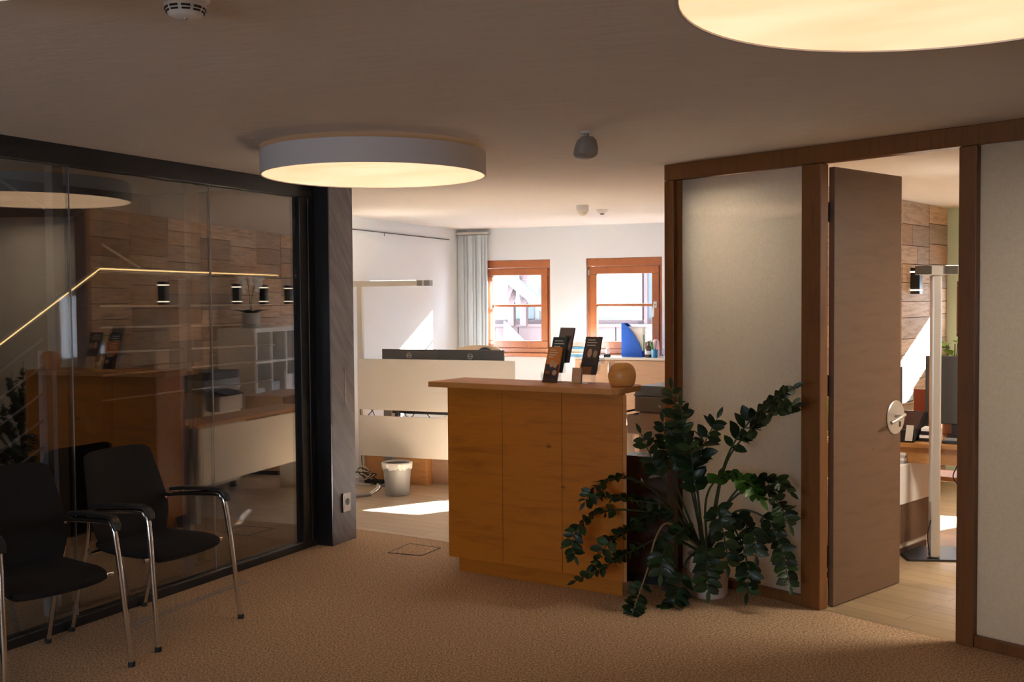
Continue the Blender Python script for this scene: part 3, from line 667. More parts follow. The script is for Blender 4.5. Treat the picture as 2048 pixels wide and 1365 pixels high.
# ------------------------------------------------------------ ZZ plant
POT = at_z(1415, 1190, 0); PY = POT.y
r = thing('potted_plant', 'large drooping dark green houseplant in a white pot beside the counter', 'plant', (POT.x, POT.y, 0))
MB().lathe([(.001, 0), (.098, 0), (.108, .012), (.114, .20), (.115, .225), (.107, .226), (.104, .19), (.001, .188)], 40).build('pot', M['pot'], r, True)
MB().lathe([(.001, .189), (.103, .189), (.09, .2), (.001, .204)], 24).build('soil', M['soil'], r, True)
def leaf(mb, base, d, up, L, W):
    d = d.normalized(); side = d.cross(up)
    if side.length < 1e-3: side = d.orthogonal()
    side.normalize(); nrm = side.cross(d).normalized(); st = [(0, .0), (.14, .55), (.4, 1), (.7, .82), (.9, .38), (1, .02)]
    n0 = len(mb.v); v = []; f = []
    for t, wd in st:
        c = base + d * (L * t) - nrm * (L * .16 * t * t); e = W * wd * .5
        v += [c + side * e + nrm * e * .25, c, c - side * e + nrm * e * .25]
    for i in range(len(st) - 1):
        q = i * 3; f += [(q, q + 1, q + 4, q + 3), (q + 1, q + 2, q + 5, q + 4)]
    mb.add(v, f)
def frond(px, depth, n, L, m=None, start=.35, sm=None, seed=0, width=.5):
    rnd = random.Random(seed); m = m or M['leaf']; N = len(px); P = []
    for i, (x, y) in enumerate(px):
        t = i / (N - 1); dd = depth[0] + (depth[1] - depth[0]) * t if isinstance(depth, tuple) else depth * t
        P.append(at_Y(x, y, PY + dd) - Vector((POT.x, POT.y, 0)))
    pts = curve_pts(P, 10); mb = MB(); tot = len(pts)
    fr = MB(); rs = [.0075 * (1 - .72 * i / (tot - 1)) for i in range(tot)]
    n = int(n * 1.3); L *= 1.18
    for k in range(n):
        t = start + (1 - start) * (k + .3) / n; i = min(tot - 2, int(t * (tot - 1))); p = pts[i]; tg = (pts[min(i + 1, tot - 1)] - pts[i]).normalized()
        view = (Vector((-POT.x, -POT.y, 1.35)) - p).normalized()
        s0 = tg.cross(Vector((0, 0, 1))) if abs(tg.z) < .75 else tg.cross(view)
        if s0.length < .2: s0 = tg.cross(Vector((1, 0, 0)))
        s0.normalize(); rollv = rnd.uniform(-.5, .5)
        s1 = (s0 * math.cos(rollv) + tg.cross(s0) * math.sin(rollv)).normalized()
        for sg in (-1, 1):
            d = (s1 * sg * 1.0 + tg * rnd.uniform(.35, .75) + Vector((0, 0, rnd.uniform(-.15, .25))))
            up = (tg.cross(s1) * .5 + view * rnd.uniform(.5, 1.3) + Vector((rnd.uniform(-.3, .3), 0, rnd.uniform(0, .5)))); ll = L * rnd.uniform(.82, 1.1) * (1 - .25 * max(0, t - .75) * 4 * .6)
            leaf(mb, p, d, up, ll, ll * width * rnd.uniform(.9, 1.12))
    leaf(mb, pts[-1], (pts[-1] - pts[-3]), Vector((0, -1, .4)), L * .8, L * .3)
    o = mb.build('frond', m, r, True)
    MB().tube(pts, rs, 7).build('stalk', sm or M['stem'], o, True)
B = (1408, 1100)
fr_list = [
 ([B, (1378, 960), (1358, 880), (1344, 778)], -.03, 13, .068, None, .42),
 ([(1404, 1100), (1388, 980), (1372, 900), (1362, 812)], -.10, 12, .066, None, .45),
 ([(1415, 1100), (1440, 960), (1472, 880), (1530, 812), (1584, 778)], (.0, -.36), 11, .074, None, .46),
 ([(1420, 1100), (1446, 945), (1490, 872), (1548, 824), (1590, 812)], (.0, -.42), 10, .070, None, .50),
 ([B, (1394, 960), (1404, 900), (1434, 838)], (0, -.08), 8, .074, None, .5),
 ([(1402, 1100), (1350, 1000), (1312, 935), (1282, 868)], (0, -.1), 6, .066, None, .55),
 ([(1400, 1100), (1340, 1015), (1285, 968), (1235, 957), (1190, 976), (1170, 1005)], (0, -.12), 10, .058, None, .38),
 ([(1400, 1100), (1340, 1038), (1262, 1021), (1200, 1026), (1160, 1052), (1144, 1088), (1150, 1112)], (0, -.2), 11, .058, None, .42),
 ([(1400, 1100), (1340, 1020), (1260, 1001), (1192, 993)], (0, -.22), 8, .064, None, .45),
 ([(1398, 1102), (1335, 1070), (1270, 1058), (1222, 1082), (1186, 1128)], (0, -.25), 9, .066, None, .4),
 ([(1398, 1102), (1330, 1075), (1262, 1105), (1212, 1132), (1152, 1162)], (0, -.26), 10, .056, None, .4),
 ([(1400, 1100), (1340, 1048), (1312, 1075), (1295, 1140), (1272, 1205), (1262, 1236)], (0, -.38), 9, .060, None, .68, M['stem_pale']),
 ([(1402, 1100), (1375, 1120), (1358, 1170), (1346, 1220), (1342, 1242)], (0, -.34), 9, .072, None, .4),
 ([(1410, 1100), (1412, 1075), (1414, 1110), (1415, 1150), (1416, 1182)], (-.02, -.26), 8, .072, None, .42),
 ([(1412, 1100), (1450, 1040), (1482, 1085), (1496, 1140), (1494, 1186)], (0, -.25), 9, .070, None, .38),
 ([(1418, 1100), (1455, 1010), (1512, 975), (1555, 1005), (1578, 1050)], (0, -.36), 11, .068, None, .4),
 ([(1418, 1100), (1470, 1025), (1530, 1036), (1558, 1085), (1572, 1135), (1579, 1170)], (0, -.38), 12, .066, None, .38),
 ([(1414, 1100), (1412, 1000), (1442, 955), (1490, 962), (1520, 998)], (0, -.3), 12, .078, M['leaf_bright'], .42),
 ([(1416, 1100), (1460, 1040), (1502, 1058), (1512, 1112)], (0, -.28), 9, .072, None, .3),
 ([(1404, 1100), (1398, 1010), (1388, 955), (1380, 890)], (0, -.16), 9, .074, None, .5),
 ([(1404, 1100), (1352, 1030), (1290, 1035), (1250, 1062)], (0, -.1), 9, .066, None, .35),
 ([(1412, 1100), (1432, 1020), (1440, 1040), (1452, 1095), (1455, 1130)], (0, -.3), 9, .074, None, .3),
 ([(1406, 1100), (1372, 1060), (1330, 1100), (1322, 1150)], (0, -.3), 8, .07, None, .3),
 ([(1410, 1100), (1470, 985), (1540, 960), (1580, 985)], (0, -.36), 9, .066, None, .45),
 ([(1403, 1100), (1358, 985), (1336, 905), (1326, 845)], (0, .02), 8, .066, None, .5),
]
for i, q in enumerate(fr_list):
    px, dep, n, L, m, st = q[:6]; frond(px, dep, n, L, m, st, q[6] if len(q) > 6 else None, i + 1, .60)

# ------------------------------------------------------------ low cabinet and copier right of the counter
p0 = FC.pt(1.0, .325); t = thing('low_cabinet', 'dark brown low cabinet between the counter and the partition post', 'cabinet', p0, FC.rz)
MB().box(0, .265, 0, .15, .06, .70).build('body', M['dark_cab'], t, bevel=.002); MB().box(-.005, .27, -.005, .155, .702, .725).build('top', M['dark_cab'], t, bevel=.002); MB().box(.005, .26, .01, .14, 0, .058).build('plinth', M['black'], t)
cpf = at_Y(1277, 880, 7.05); t = thing('copier', 'cream office copier with black scanner unit beside the counter', 'copier', (cpf.x, cpf.y, 0), -.62)
MB().box(0, .56, 0, .55, .06, .86).build('body', mat('copier_cream', (.55, .48, .41), .5), t, bevel=.01)
for z in (.12, .34, .56): MB().box(.03, .53, -.008, .002, z, z + .19).build('paper_drawer', mat('copier_drawer', (.52, .45, .38), .5), t, bevel=.004)
MB().box(-.02, .58, -.02, .53, .862, .965).build('scanner_unit', M['grey_pl'], t, bevel=.008)
MB().prismx([(-.02, .967), (.5, .967), (.5, 1.03), (.06, 1.03)], -.03, .60).build('scanner_lid', M['black'], t, bevel=.006)
MB().lathe([(.001, -.024), (.008, -.024), (.008, -.02), (.001, -.02)], 12, (.17, 0, .905), 'y').build('button', M['alu'], t)
MB().box(-.12, -.002, .05, .40, .70, .83).build('side_tray', mat('copier_tray', (.50, .43, .37), .5), t, bevel=.01)
MB().obox((-.08, .2, .86), (.09, 0, .02), (0, .14, 0), (-.002, 0, .006)).build('output_flap', M['black'], t)
for x in (.05, .51):
    for y in (.05, .5): MB().lathe([(.001, 0), (.03, 0), (.03, .058), (.001, .058)], 14, (x, y, 0)).build('caster', M['rubber'], t)

# ------------------------------------------------------------ back room: desk with screens
BX0, BX1 = -.475, .99
r = thing('office_desk', 'white office desk with cream privacy panels facing the reception', 'desk', (*FD.o, 0), FD.rz)
MB().box(BX0, BX1, 0, .02, .682, 1.12).build('privacy_panel', M['cream'], r, bevel=.002)
MB().box(BX0 + .015, .46, .0, .02, .282, .630).build('modesty_panel', M['cream'], r, bevel=.002)
MB().box(BX0, .80, .05, .82, .695, .72).build('desktop', M['white'], r, bevel=.003)
for x in (-.26, .72):
    MB().box(x - .04, x + .04, .14, .22, .03, .69).build('leg', M['grey_pl'], r, bevel=.004); MB().box(x - .03, x + .03, .08, .25, 0, .03).build('foot', M['grey_pl'], r, bevel=.006)
MB().box(-.26, .72, .16, .20, .64, .68).build('cross_beam', M['black'], r)
for x in (-.1, .7): MB().box(x - .02, x + .02, .012, .05, .6, .72).build('panel_bracket', M['black'], r)
for k, (a, b, c) in enumerate((((-.44, .1, .69), (-.40, .12, .66), (-.36, .1, .60)), ((-.36, .1, .69), (-.40, .1, .65), (-.44, .1, .61)), ((-.1, .09, .69), (-.02, .09, .61), (.06, .09, .69)), ((.06, .09, .69), (.13, .1, .66), (.18, .1, .61)), ((.3, .1, .68), (.34, .1, .65), (.38, .1, .60)))):
    MB().tube(curve_pts([a, b, c], 5), .004, 6).build('cable', M['black'], r)
def monitor(x0, x1, label):
    t = thing('monitor', label, 'monitor', FD.pt((x0 + x1) / 2, .36, .721), FD.rz, 'desk monitors'); w2 = (x1 - x0) / 2 - .003
    MB().box(-w2, w2, 0, .022, .12, .468).build('shell', M['screen'], t, bevel=.004); MB().box(-w2 + .01, w2 - .01, .0225, .024, .135, .455).build('display', M['black'], t)
    MB().box(-.04, .04, -.035, -.001, .02, .30).build('stand_neck', M['grey_pl'], t, bevel=.004); MB().box(-.12, .12, -.09, .12, 0, .012).build('stand_foot', M['grey_pl'], t, bevel=.004)
    mb = MB(); n = 32; v = []; f = []
    for k in range(n):
        a = 2 * PI * k / n
        for rr, yy in ((.024, -.0015), (.0205, -.0015), (.0205, 0), (.024, 0)): v.append((rr * math.cos(a), yy, rr * math.sin(a)))
    for k in range(n):
        for i in range(4): f.append((k * 4 + i, ((k + 1) % n) * 4 + i, ((k + 1) % n) * 4 + (i + 1) % 4, k * 4 + (i + 1) % 4))
    lg = mb.add(v, f).build('logo_ring', M['alu'], t); lg.location = (0, 0, .412)
    text_mesh('DELL', .0165, 'logo_text', M['alu'], lg, (0, -.001, 0), (PI / 2, 0, 0))
    return t
monitor(-.435, .116, 'dark monitor on the left seen from behind above the cream panel')
monitor(.116, .75, 'wider dark monitor on the right seen from behind above the cream panel')
# swivel chair behind the desk
cc = FD.pt(FD.uz(962, 691, 1.27)[0], 1.05); t = thing('office_chair', 'beige high-backed swivel chair behind the monitors', 'chair', cc, FD.rz)
CT = FD.uz(962, 691, 1.27)[1]
v = []; f = []; nx, nz = 10, 10
for y in (-.03, .03):
    for k in range(nz + 1):
        for i in range(nx + 1):
            u = i / nx * 2 - 1; q = k / nz; hw = .23 + .02 * math.sin(q * PI); z = .55 + q * (CT - .55)
            v.append((u * hw, .22 + y * (1 - .6 * max(abs(u), abs(2 * q - 1)) ** 6) - .05 * u * u, z - .035 * abs(u) ** 3 * q))
N = (nx + 1) * (nz + 1)
for k in range(nz):
    for i in range(nx): q = k * (nx + 1) + i; f += [(q, q + 1, q + nx + 2, q + nx + 1), (N + q, N + q + nx + 1, N + q + nx + 2, N + q + 1)]
rim = [i for i in range(nx + 1)] + [j * (nx + 1) + nx for j in range(1, nz + 1)] + [nz * (nx + 1) + i for i in range(nx - 1, -1, -1)] + [j * (nx + 1) for j in range(nz - 1, 0, -1)]
for k in range(len(rim)): a, b = rim[k], rim[(k + 1) % len(rim)]; f.append((a, N + a, N + b, b))
MB().add(v, f).build('backrest', M['beige_leather'], t, True)
MB().lathe([(.001, -.015), (.085, -.015), (.09, 0), (.085, .015), (.001, .015)], 24, (.06, .175, CT - .105), 'y').build('head_pad', M['black'], t, True)
MB().box(-.24, .24, -.24, .22, .46, .53).build('seat', M['beige_leather'], t, bevel=.03)
MB().tube([(0, 0, .09), (0, 0, .46)], .028).build('gas_lift', M['alu'], t, True)
for k in range(5):
    a = 2 * PI * k / 5 - 2.15; c, s_ = math.cos(a), math.sin(a)
    L_ = MB().obox((c * .16, s_ * .16, .09), (c * .15, s_ * .15, -.008), (-s_ * .018, c * .018, 0), (0, 0, .014)).build('base_arm', M['alu'], t, bevel=.004)
    MB().lathe([(.001, -.022), (.026, -.022), (.03, -.015), (.03, .015), (.026, .022), (.001, .022)], 18, (c * .30, s_ * .30, .03), 'y').build('caster', M['rubber'], L_, True)

# floor lamp left of the desk
lu, lz = FD.uz(720, 563, .26); lz2 = FD.uz(720, 574, .26)[1]; le = FD.uz(862, 568, .26)[0] - lu; l1 = FD.uz(837, 568, .26)[0] - lu; l2 = FD.uz(847, 568, .26)[0] - lu; l3 = FD.uz(851, 568, .26)[0] - lu
t = thing('floor_lamp', 'pale T-shaped office floor lamp standing beside the desk by the pillar', 'floor lamp', FD.pt(lu, .26), FD.rz)
MB().box(-.025, .025, -.02, .02, .012, lz2 - .001).build('pole', M['lamp_cream'], t, bevel=.004)
MB().box(-.10, .16, -.14, .14, 0, .011).build('base_plate', M['alu'], t, bevel=.003)
MB().box(-.05, l1, -.032, .032, lz2, lz).build('lamp_head', M['lamp_cream'], t, bevel=.003)
for a, b in ((l1 + .001, l2), (l3, le)): MB().box(a, b, -.032, .032, lz2, lz).build('end_cap', M['grey_pl'], t)
MB().box(l2 + .001, l3 - .001, -.028, .028, lz2 + .003, lz - .003).build('end_bridge', M['lamp_cream'], t)
MB().box(.12, l1 - .02, -.027, .027, lz + .0002, lz + .0006).build('up_light', M['uplight'], t)
# waste bin
p = at_z(795, 990, 0); t = thing('waste_bin', 'translucent waste bin with a white bag under the desk', 'waste bin', (p.x, p.y, 0))
bm_ = m_glass('bin_plastic', (.80, .80, .82))
MB().lathe([(.001, 0), (.095, 0), (.10, .01), (.118, .27), (.115, .27), (.097, .013), (.001, .012)], 32).build('bin_wall', mat('bin_grey', (.26, .26, .265), .35), t, True)
v = []; f = []; n = 40
for k in range(n):
    a = 2 * PI * k / n; j = .006 * math.sin(k * 2.7) + .004 * math.sin(k * 5.1)
    for rr, z in ((.110, .262), (.119, .277), (.128 + j, .268), (.125 + j, .225 + 2 * j)): v.append((rr * math.cos(a), rr * math.sin(a), z))
for k in range(n):
    for i in range(3): f.append((k * 4 + i, ((k + 1) % n) * 4 + i, ((k + 1) % n) * 4 + i + 1, k * 4 + i + 1))
o = MB().add(v, f).build('bin_bag', M['paper'], t, True); md = o.modifiers.new('s', 'SOLIDIFY'); md.thickness = .0015
# pedestal, handset, cables under the desk
p = at_z(853, 972, 0); t = thing('drawer_pedestal', 'brown wooden pedestal under the desk behind the bin', 'pedestal', FD.pt(*FD.loc(p), 0), FD.rz)
MB().box(-.62, .0, 0, .30, 0, .40).build('body', M['desk_wood'], t, bevel=.003); MB().box(.003, .45, .10, .32, 0, .38).build('side_box', M['cab_wood'], t, bevel=.003); MB().box(-.30, -.28, -.02, 0, .34, .40).build('handle', M['black'], t)
p = at_z(728, 994, 0); t = thing('handset', 'grey cordless device lying on the parquet beside the bin', 'handset', (p.x, p.y, 0), .55)
MB().box(-.11, .06, -.025, .025, 0, .028).build('body', M['grey_pl'], t, bevel=.010); MB().tube([(.06, 0, .016), (.13, .01, .05), (.15, .01, .085)], [.014, .02, .03], 10).build('head', M['chrome'], t, True)
t = thing('power_strip', 'black power strip with tangled cables below the desk', 'power strip', FD.pt(-.42, .2, .0), FD.rz)
MB().box(-.10, .10, -.03, .03, 0, .04).build('strip', M['black'], t, bevel=.005)
for k in range(4): MB().tube(curve_pts([(-.14 + .05 * k, 0, .04), (-.17 + .03 * k, -.05, .10), (-.08 - .03 * k, -.08, .17 - .02 * k), (-.02 + .02 * k, -.06, .10), (-.10, -.04, .03)], 6), .0045, 6).build('cable', M['black'] if k % 2 else M['cream2'], t, True)
MB().tube(curve_pts([(-.12, 0, .05), (-.14, 0, .25), (-.16, .02, .66)], 5), .004, 6).build('cable', M['black'], t, True)

# vertical blind, picture rail
t = thing('vertical_blind', 'grey stacked vertical blind left of the small window', 'blind', FB.pt(0, -.01, 0), FB.rz)
x = .02; rnd = random.Random(2)
MB().box(.01, .375, -.055, -.01, 2.325, 2.352).build('head_rail', M['alu'], t)
k = 0
m_bl = mat('blind_fabric', (.56, .62, .66), .6)
while x < .325:
    wd = .09; a = .30 + rnd.uniform(-.06, .06); dx, dy = math.cos(a) * wd * .5, math.sin(a) * wd * .5
    MB().obox((x + .03, -.035 + .005 * (k % 3), 1.30), (dx, -dy, 0), (.0004, .0012, 0), (0, 0, 1.02)).build('slat', m_bl, t); x += .034; k += 1
t = thing('picture_rail', 'thin dark hanging rail along the left white wall', 'rail', (*FL.o, 0), FL.rz)
MB().box(-3.6, -.224, -.012, 0, 2.264, 2.272).build('rail', M['bronze'], t); MB().tube([(-1.55, -.008, 2.264), (-1.55, -.008, 2.235)], .003, 6).build('hook', M['bronze'], t)

# cabinet run under window 2 with its things
FK = Fr(*(FB.o - FB.y * .44), FB.th)
KX0, KX1 = FK.uz(1150, 760)[0], 3.6
t = thing('sideboard', 'pale wooden sideboard with white top under the second window', 'sideboard', FK.pt(KX0, 0), FK.rz); L_ = KX1 - KX0
seam = FK.uz(1229, 720)[0] - KX0; KZ = FK.uz(1260, 716)[1]
MB().box(0, L_, .02, .40, .05, KZ - .025).build('carcass', M['cab_wood'], t); MB().box(-.01, L_ + .01, -.015, .405, KZ - .023, KZ).build('top', M['white'], t, bevel=.003)
xs_ = [0, seam, seam + .80, seam + 1.4, L_]
for i in range(4):
    d_ = MB().box(xs_[i] + .002, xs_[i + 1] - .002, 0, .019, .06, KZ - .028).build('door', M['cab_wood'], t, bevel=.002)
    hx = xs_[i + 1] - .05 if i % 2 == 0 else xs_[i + 1] - .08
    if i == 0: MB().tube(curve_pts([(hx, 0, KZ - .05), (hx, -.03, KZ - .07), (hx, -.03, KZ - .18), (hx, 0, KZ - .20)], 5), .008).build('handle', M['chrome'], d_, True)
def onside(px, py, dy): u, z = FK.uz(px, py, dy); return FK.pt(u, dy, KZ)
p = onside(1268, 708, .18); t = thing('magazine_file', 'blue plastic magazine file with papers on the sideboard', 'magazine file', p, FK.rz - .25)
fw = .235; fh = .335
poly = [(-fw / 2, 0), (fw / 2, 0), (fw / 2, .05), (fw / 2 - .03, .13), (fw / 2 - .08, .21), (fw / 2 - .15, .29), (-fw / 2 + .02, fh), (-fw / 2, fh)]
MB().prismy(poly, -.045, -.042).build('side', M['blue'], t); MB().prismy(poly, .042, .045).build('side', M['blue'], t)
MB().box(-fw / 2, fw / 2, -.042, .042, 0, .004).box(-fw / 2, -fw / 2 + .003, -.042, .042, .004, fh).box(fw / 2 - .003, fw / 2, -.042, .042, .004, .06).build('spine', M['blue'], t)
for k, (y, m_, hh) in enumerate(((-.02, 'paper', .29), (0, 'pen_green', .22), (.02, 'paper', .30))): MB().box(-.09, .113, y - .006, y + .006, .005, hh).build('papers', M[m_], t)
p = onside(1297, 713, .10); t = thing('bottle', 'small dark brown glass bottle on the sideboard', 'bottle', p)
MB().lathe([(.001, 0), (.034, 0), (.036, .005), (.036, .085), (.03, .105), (.013, .118), (.012, .135), (.001, .136)], 24).build('glass', M['glass_brown'], t, True); MB().lathe([(.001, .137), (.015, .137), (.015, .16), (.001, .16)], 18).build('cap', M['black'], t); MB().lathe([(.0365, .03), (.0365, .065), (.0362, .065), (.0362, .03)], 24).build('label_band', M['paper'], t)
p = onside(1309, 713, .07); t = thing('pen_cup', 'pen cup with green and blue pens beside the bottle', 'pen cup', p)
MB().lathe([(.001, 0), (.03, 0), (.032, .08), (.029, .08), (.027, .004), (.001, .004)], 20).build('cup', M['pen_blue'], t, True)
for k, (a, b, m_) in enumerate(((-.05, .0, 'pen_green'), (-.035, .01, 'black'), (.02, -.01, 'pen_blue'), (-.02, .0, 'pen_green'))): MB().tube([(0, 0, .01), (a, b, .17)], .0045, 6).build('pen', M[m_], t)
p = onside(1322, 713, .07); t = thing('drinking_glass', 'small clear glass behind the partition post', 'glass', p); MB().lathe([(.001, 0), (.03, 0), (.033, .09), (.031, .09), (.028, .004), (.001, .004)], 20).build('tumbler', M['acrylic'], t, True)
p = onside(1312, 708, .26); t = thing('bottle', 'pale pink plastic bottle behind the pens', 'bottle', p); MB().lathe([(.001, 0), (.035, 0), (.037, .09), (.03, .15), (.02, .17), (.001, .172)], 20).build('body', M['pink'], t, True)
p = onside(1215, 708, .06); t = thing('figurine', 'small white figurine with black base beside the brochures', 'figurine', p)
MB().box(-.04, .03, -.02, .02, 0, .03).build('base', M['black'], t, bevel=.004); MB().lathe([(.001, .03), (.016, .032), (.02, .05), (.012, .066), (.016, .08), (.01, .092), (.001, .094)], 16).build('figure', M['white'], t, True)
p = onside(1146, 714, .12); t = thing('paper_stack', 'stack of white and blue papers behind the left brochures', 'paper stack', p, FK.rz)
for k in range(6): MB().box(-.15 + .006 * (k % 3), .15 + .006 * (k % 2), -.10, .11, .026 * k, .026 * k + (.025 if k % 2 == 0 else .02)).build('sheaf', M['paper' if k % 3 else 'pen_blue'], t)
p = onside(1190, 708, .2); t = thing('acrylic_holder', 'empty clear acrylic holder standing on the sideboard', 'holder', p, FK.rz)
MB().box(-.06, .06, .0, .004, 0, .22).build('back_plate', M['acrylic'], t); MB().box(-.06, .06, -.05, -.046, 0, .10).build('front_plate', M['acrylic'], t); MB().box(-.06, .06, -.046, 0, 0, .004).build('base', M['acrylic'], t)

# ------------------------------------------------------------ second desk behind the counter and shelves on the plank wall (seen mirrored in the glass)
a = Vector((-.25, 6.58)); b = Vector((.66, 7.95)); dd = b - a; FS = Fr(a.x, a.y, math.atan2(dd.x, dd.y)); LN = dd.length
t = thing('side_desk', 'cream side desk hidden behind the counter, mirrored in the glass', 'desk', (*FS.o, 0), FS.rz)
MB().box(0, LN, -.32, .0, .70, .725).build('desktop', M['desk_wood'], t, bevel=.003); MB().box(.01, LN - .01, .002, .02, .28, .69).build('modesty_panel', M['panel_light'], t); MB().box(.02, .06, -.30, -.02, 0, .698).build('side_leg', M['cream'], t); MB().box(LN - .06, LN - .02, -.30, -.02, 0, .698).build('side_leg', M['cream'], t)
t = thing('cube_shelf', 'white cube shelf by the plank wall with papers and an orchid', 'shelf', FP.pt(.42, .60), FP.rz + 0)
W_, D_, H_ = 1.42, .40, 1.36; n_c = 4
mb = MB().box(0, W_, -.42, -.02, 0, .035).box(0, W_, -.42, -.02, H_ - .04, H_)
for k in range(n_c + 1): x = k * (W_ - .035) / n_c; wd = .035; mb.box(x, x + wd, -.42, -.02, .035, H_ - .04)
for k in (1, 2, 3): mb.box(.035, W_ - .035, -.42, -.02, k * H_ / 4 - .01, k * H_ / 4 + .01)
mb.build('carcass', M['white'], t)
for c_ in range(4):
    for rw, kind in ((0, 2), (1, 2), (2, 1)):
        p = FP.pt(.42 + .07 + c_ * .346, .60 - .25, rw * H_ / 4 + (.036 if rw == 0 else .0115)); tt = thing('paper_stack', 'paper stack in the cube shelf, row %s from the floor, column %s from the copier' % (('one', 'two', 'three')[rw], ('one', 'two', 'three', 'four')[c_]), 'paper stack', p, FP.rz, 'papers in the cube shelf')
        mb = MB()
        for k in range(3 + (c_ * 2 + rw * 3) % 6): mb.box(.01 * (k % 2), .24 - .01 * (k % 3), -.10, .18, .024 * k, .024 * k + .022)
        mb.build('sheets', M['folder_lilac' if (c_ + rw) % 2 else 'paper'], tt)
p = FP.pt(.42 + .28, .40, H_); t = thing('orchid', 'white orchid in a grey pot on top of the cube shelf', 'plant', p, FP.rz)
MB().lathe([(.001, 0), (.085, 0), (.09, .15), (.082, .15), (.08, .13), (.001, .13)], 28).build('pot', mat('orchid_pot', (.55, .55, .54), .5), t, True)
mb = MB()
for k in range(7): a = 2 * PI * k / 7 + .3; leaf(mb, Vector((0, 0, .13)), Vector((math.cos(a), math.sin(a), .45)), Vector((0, 0, 1)), .20, .07)
mb.build('leaves', M['leaf'], t, True)
for s in (-1, 1):
    st = curve_pts([(0, 0, .13), (s * .04, 0, .35), (s * .12, .02, .48), (s * .25, .02, .46)], 6); o = MB().tube(st, .004, 6).build('flower_spike', M['stem'], t, True); mb = MB(); rnd = random.Random(5 + s)
    for k in range(8):
        c = st[8 + k * (len(st) - 9) // 8] + Vector((rnd.uniform(-.03, .03), rnd.uniform(-.05, .05), rnd.uniform(-.05, .03)))
        for j in range(5): a = 2 * PI * j / 5; leaf(mb, c, Vector((math.cos(a), rnd.uniform(-.4, .4), math.sin(a))), Vector((0, 1, 0)), .05, .042)
    mb.build('blossoms', M['orchid'], o, True)
t = thing('handled_cabinet', 'brown cabinet with two bar handles in front of the shelf', 'cabinet', FP.pt(.05, 1.02), FP.rz)
MB().box(0, .8, -.38, 0, .04, .74).build('body', M['cab_wood'], t, bevel=.003)
for k in (0, 1):
    d_ = MB().box(.003 + .4 * k, .397 + .4 * k, .001, .019, .05, .73).build('door', M['dark_cab'], t, bevel=.002); x = .36 if k == 0 else .44
    MB().tube(curve_pts([(x, .02, .66), (x, .05, .64), (x, .05, .50), (x, .02, .48)], 4), .007).build('handle', M['chrome'], d_, True)
MB().box(.01, .79, -.36, -.02, 0, .039).build('plinth', M['black'], t)
def sconce(x, y, sg, label, z=1.70):
    t = thing('wall_sconce', label, 'wall lamp', FP.pt(x, y, z), FP.rz + (0 if sg > 0 else PI), 'black up and down wall lamps')
    MB().box(-.032, .032, .002, .075, -.068, .068).build('body', M['black'], t, bevel=.003)
    for s in (-1, 1): MB().box(-.034, .034, .002, .077, s * .074 - .005, s * .074 + .005).build('light_slot', M['sconce_led'], t); MB().box(-.033, .033, .002, .076, s * .092 - .0125, s * .092 + .0125).build('end_block', M['black'], t)
sconce(.88, .124, 1, 'black wall lamp on the plank wall nearest the copier side')
sconce(1.50, .124, 1, 'black wall lamp on the plank wall behind the orchid')
sconce(2.14, .124, 1, 'black wall lamp on the plank wall beyond the orchid')
sconce(-.53, .124, 1, 'black wall lamp on the plank wall close to the partition end')
sconce(1.62, -.004, -1, 'black wall lamp on the office side of the plank wall', 1.745)

# ------------------------------------------------------------ the office behind the open door
LB = at_z(1868, 1120, 0)
t = thing('floor_lamp', 'bronze grey twin-headed floor lamp behind the open door', 'floor lamp', (LB.x, LB.y, 0), FW.rz + .75)
MB().box(-.03, .03, -.03, .03, .015, 1.745).build('pole', M['alu'], t, bevel=.012)
MB().box(-.17, .24, -.06, .30, 0, .014).build('base_plate', M['black'], t, bevel=.003)
for s, x0, x1 in ((-1, -.115, -.036), (1, .036, .30)):
    MB().box(x0, x1, -.04, .04, 1.747, 1.80).build('lamp_head', M['bronze'] if s < 0 else M['alu'], t, bevel=.003)
MB().box(.037, .115, -.042, -.0405, 1.749, 1.798).build('end_cap', M['bronze'], t); MB().box(-.035, .035, -.035, .035, 1.747, 1.80).build('head_joint', M['alu'], t)
MB().box(.05, .29, -.032, .032, 1.8002, 1.8006).build('up_light', M['uplight'], t)
MB().tube(curve_pts([(-.03, -.03, .25), (-.05, -.035, .15), (-.035, -.035, .03)], 5), .004, 6).build('cable', M['black'], t)
# white panel and wooden cabinet
ca, cb = at_z(1803, 1113, 0), at_z(1868, 1088, 0); dv = (cb - ca); FQ = Fr(ca.x, ca.y, math.atan2(dv.x, dv.y))
t = thing('office_cabinet', 'low office cabinet with white upper front and brown doors behind the door', 'cabinet', FQ.pt(-.8, 0), FQ.rz)
zt = .572; zm = FQ.uz(1835, 1000)[1]
for k in range(3):
    x0 = -.0 + k * .40; MB().box(x0 + .002, x0 + .398, 0, .02, .08, zm).build('door', M['door_wood'], t, bevel=.002)
MB().box(0, 1.2, .021, .32, .04, zt).build('body', M['cream2'], t); MB().box(0, 1.2, -.012, .02, zm + .003, zt).build('upper_front', M['white'], t, bevel=.003); MB().box(.02, 1.18, .01, .30, 0, .039).build('plinth', M['dark_cab'], t)
u_, z_ = FQ.uz(1810, 900, .08); tt = thing('paper_stack', 'stack of papers on the office cabinet under the desk edge', 'paper stack', FQ.pt(u_ - .05, .08, zt + .001), FQ.rz)
for k in range(4): MB().box(-.12 + .01 * k, .10 + .005 * k, -.07, .09, .016 * k, .016 * k + .015).build('sheaf', M['paper' if k % 2 else 'folder_lilac'], tt)
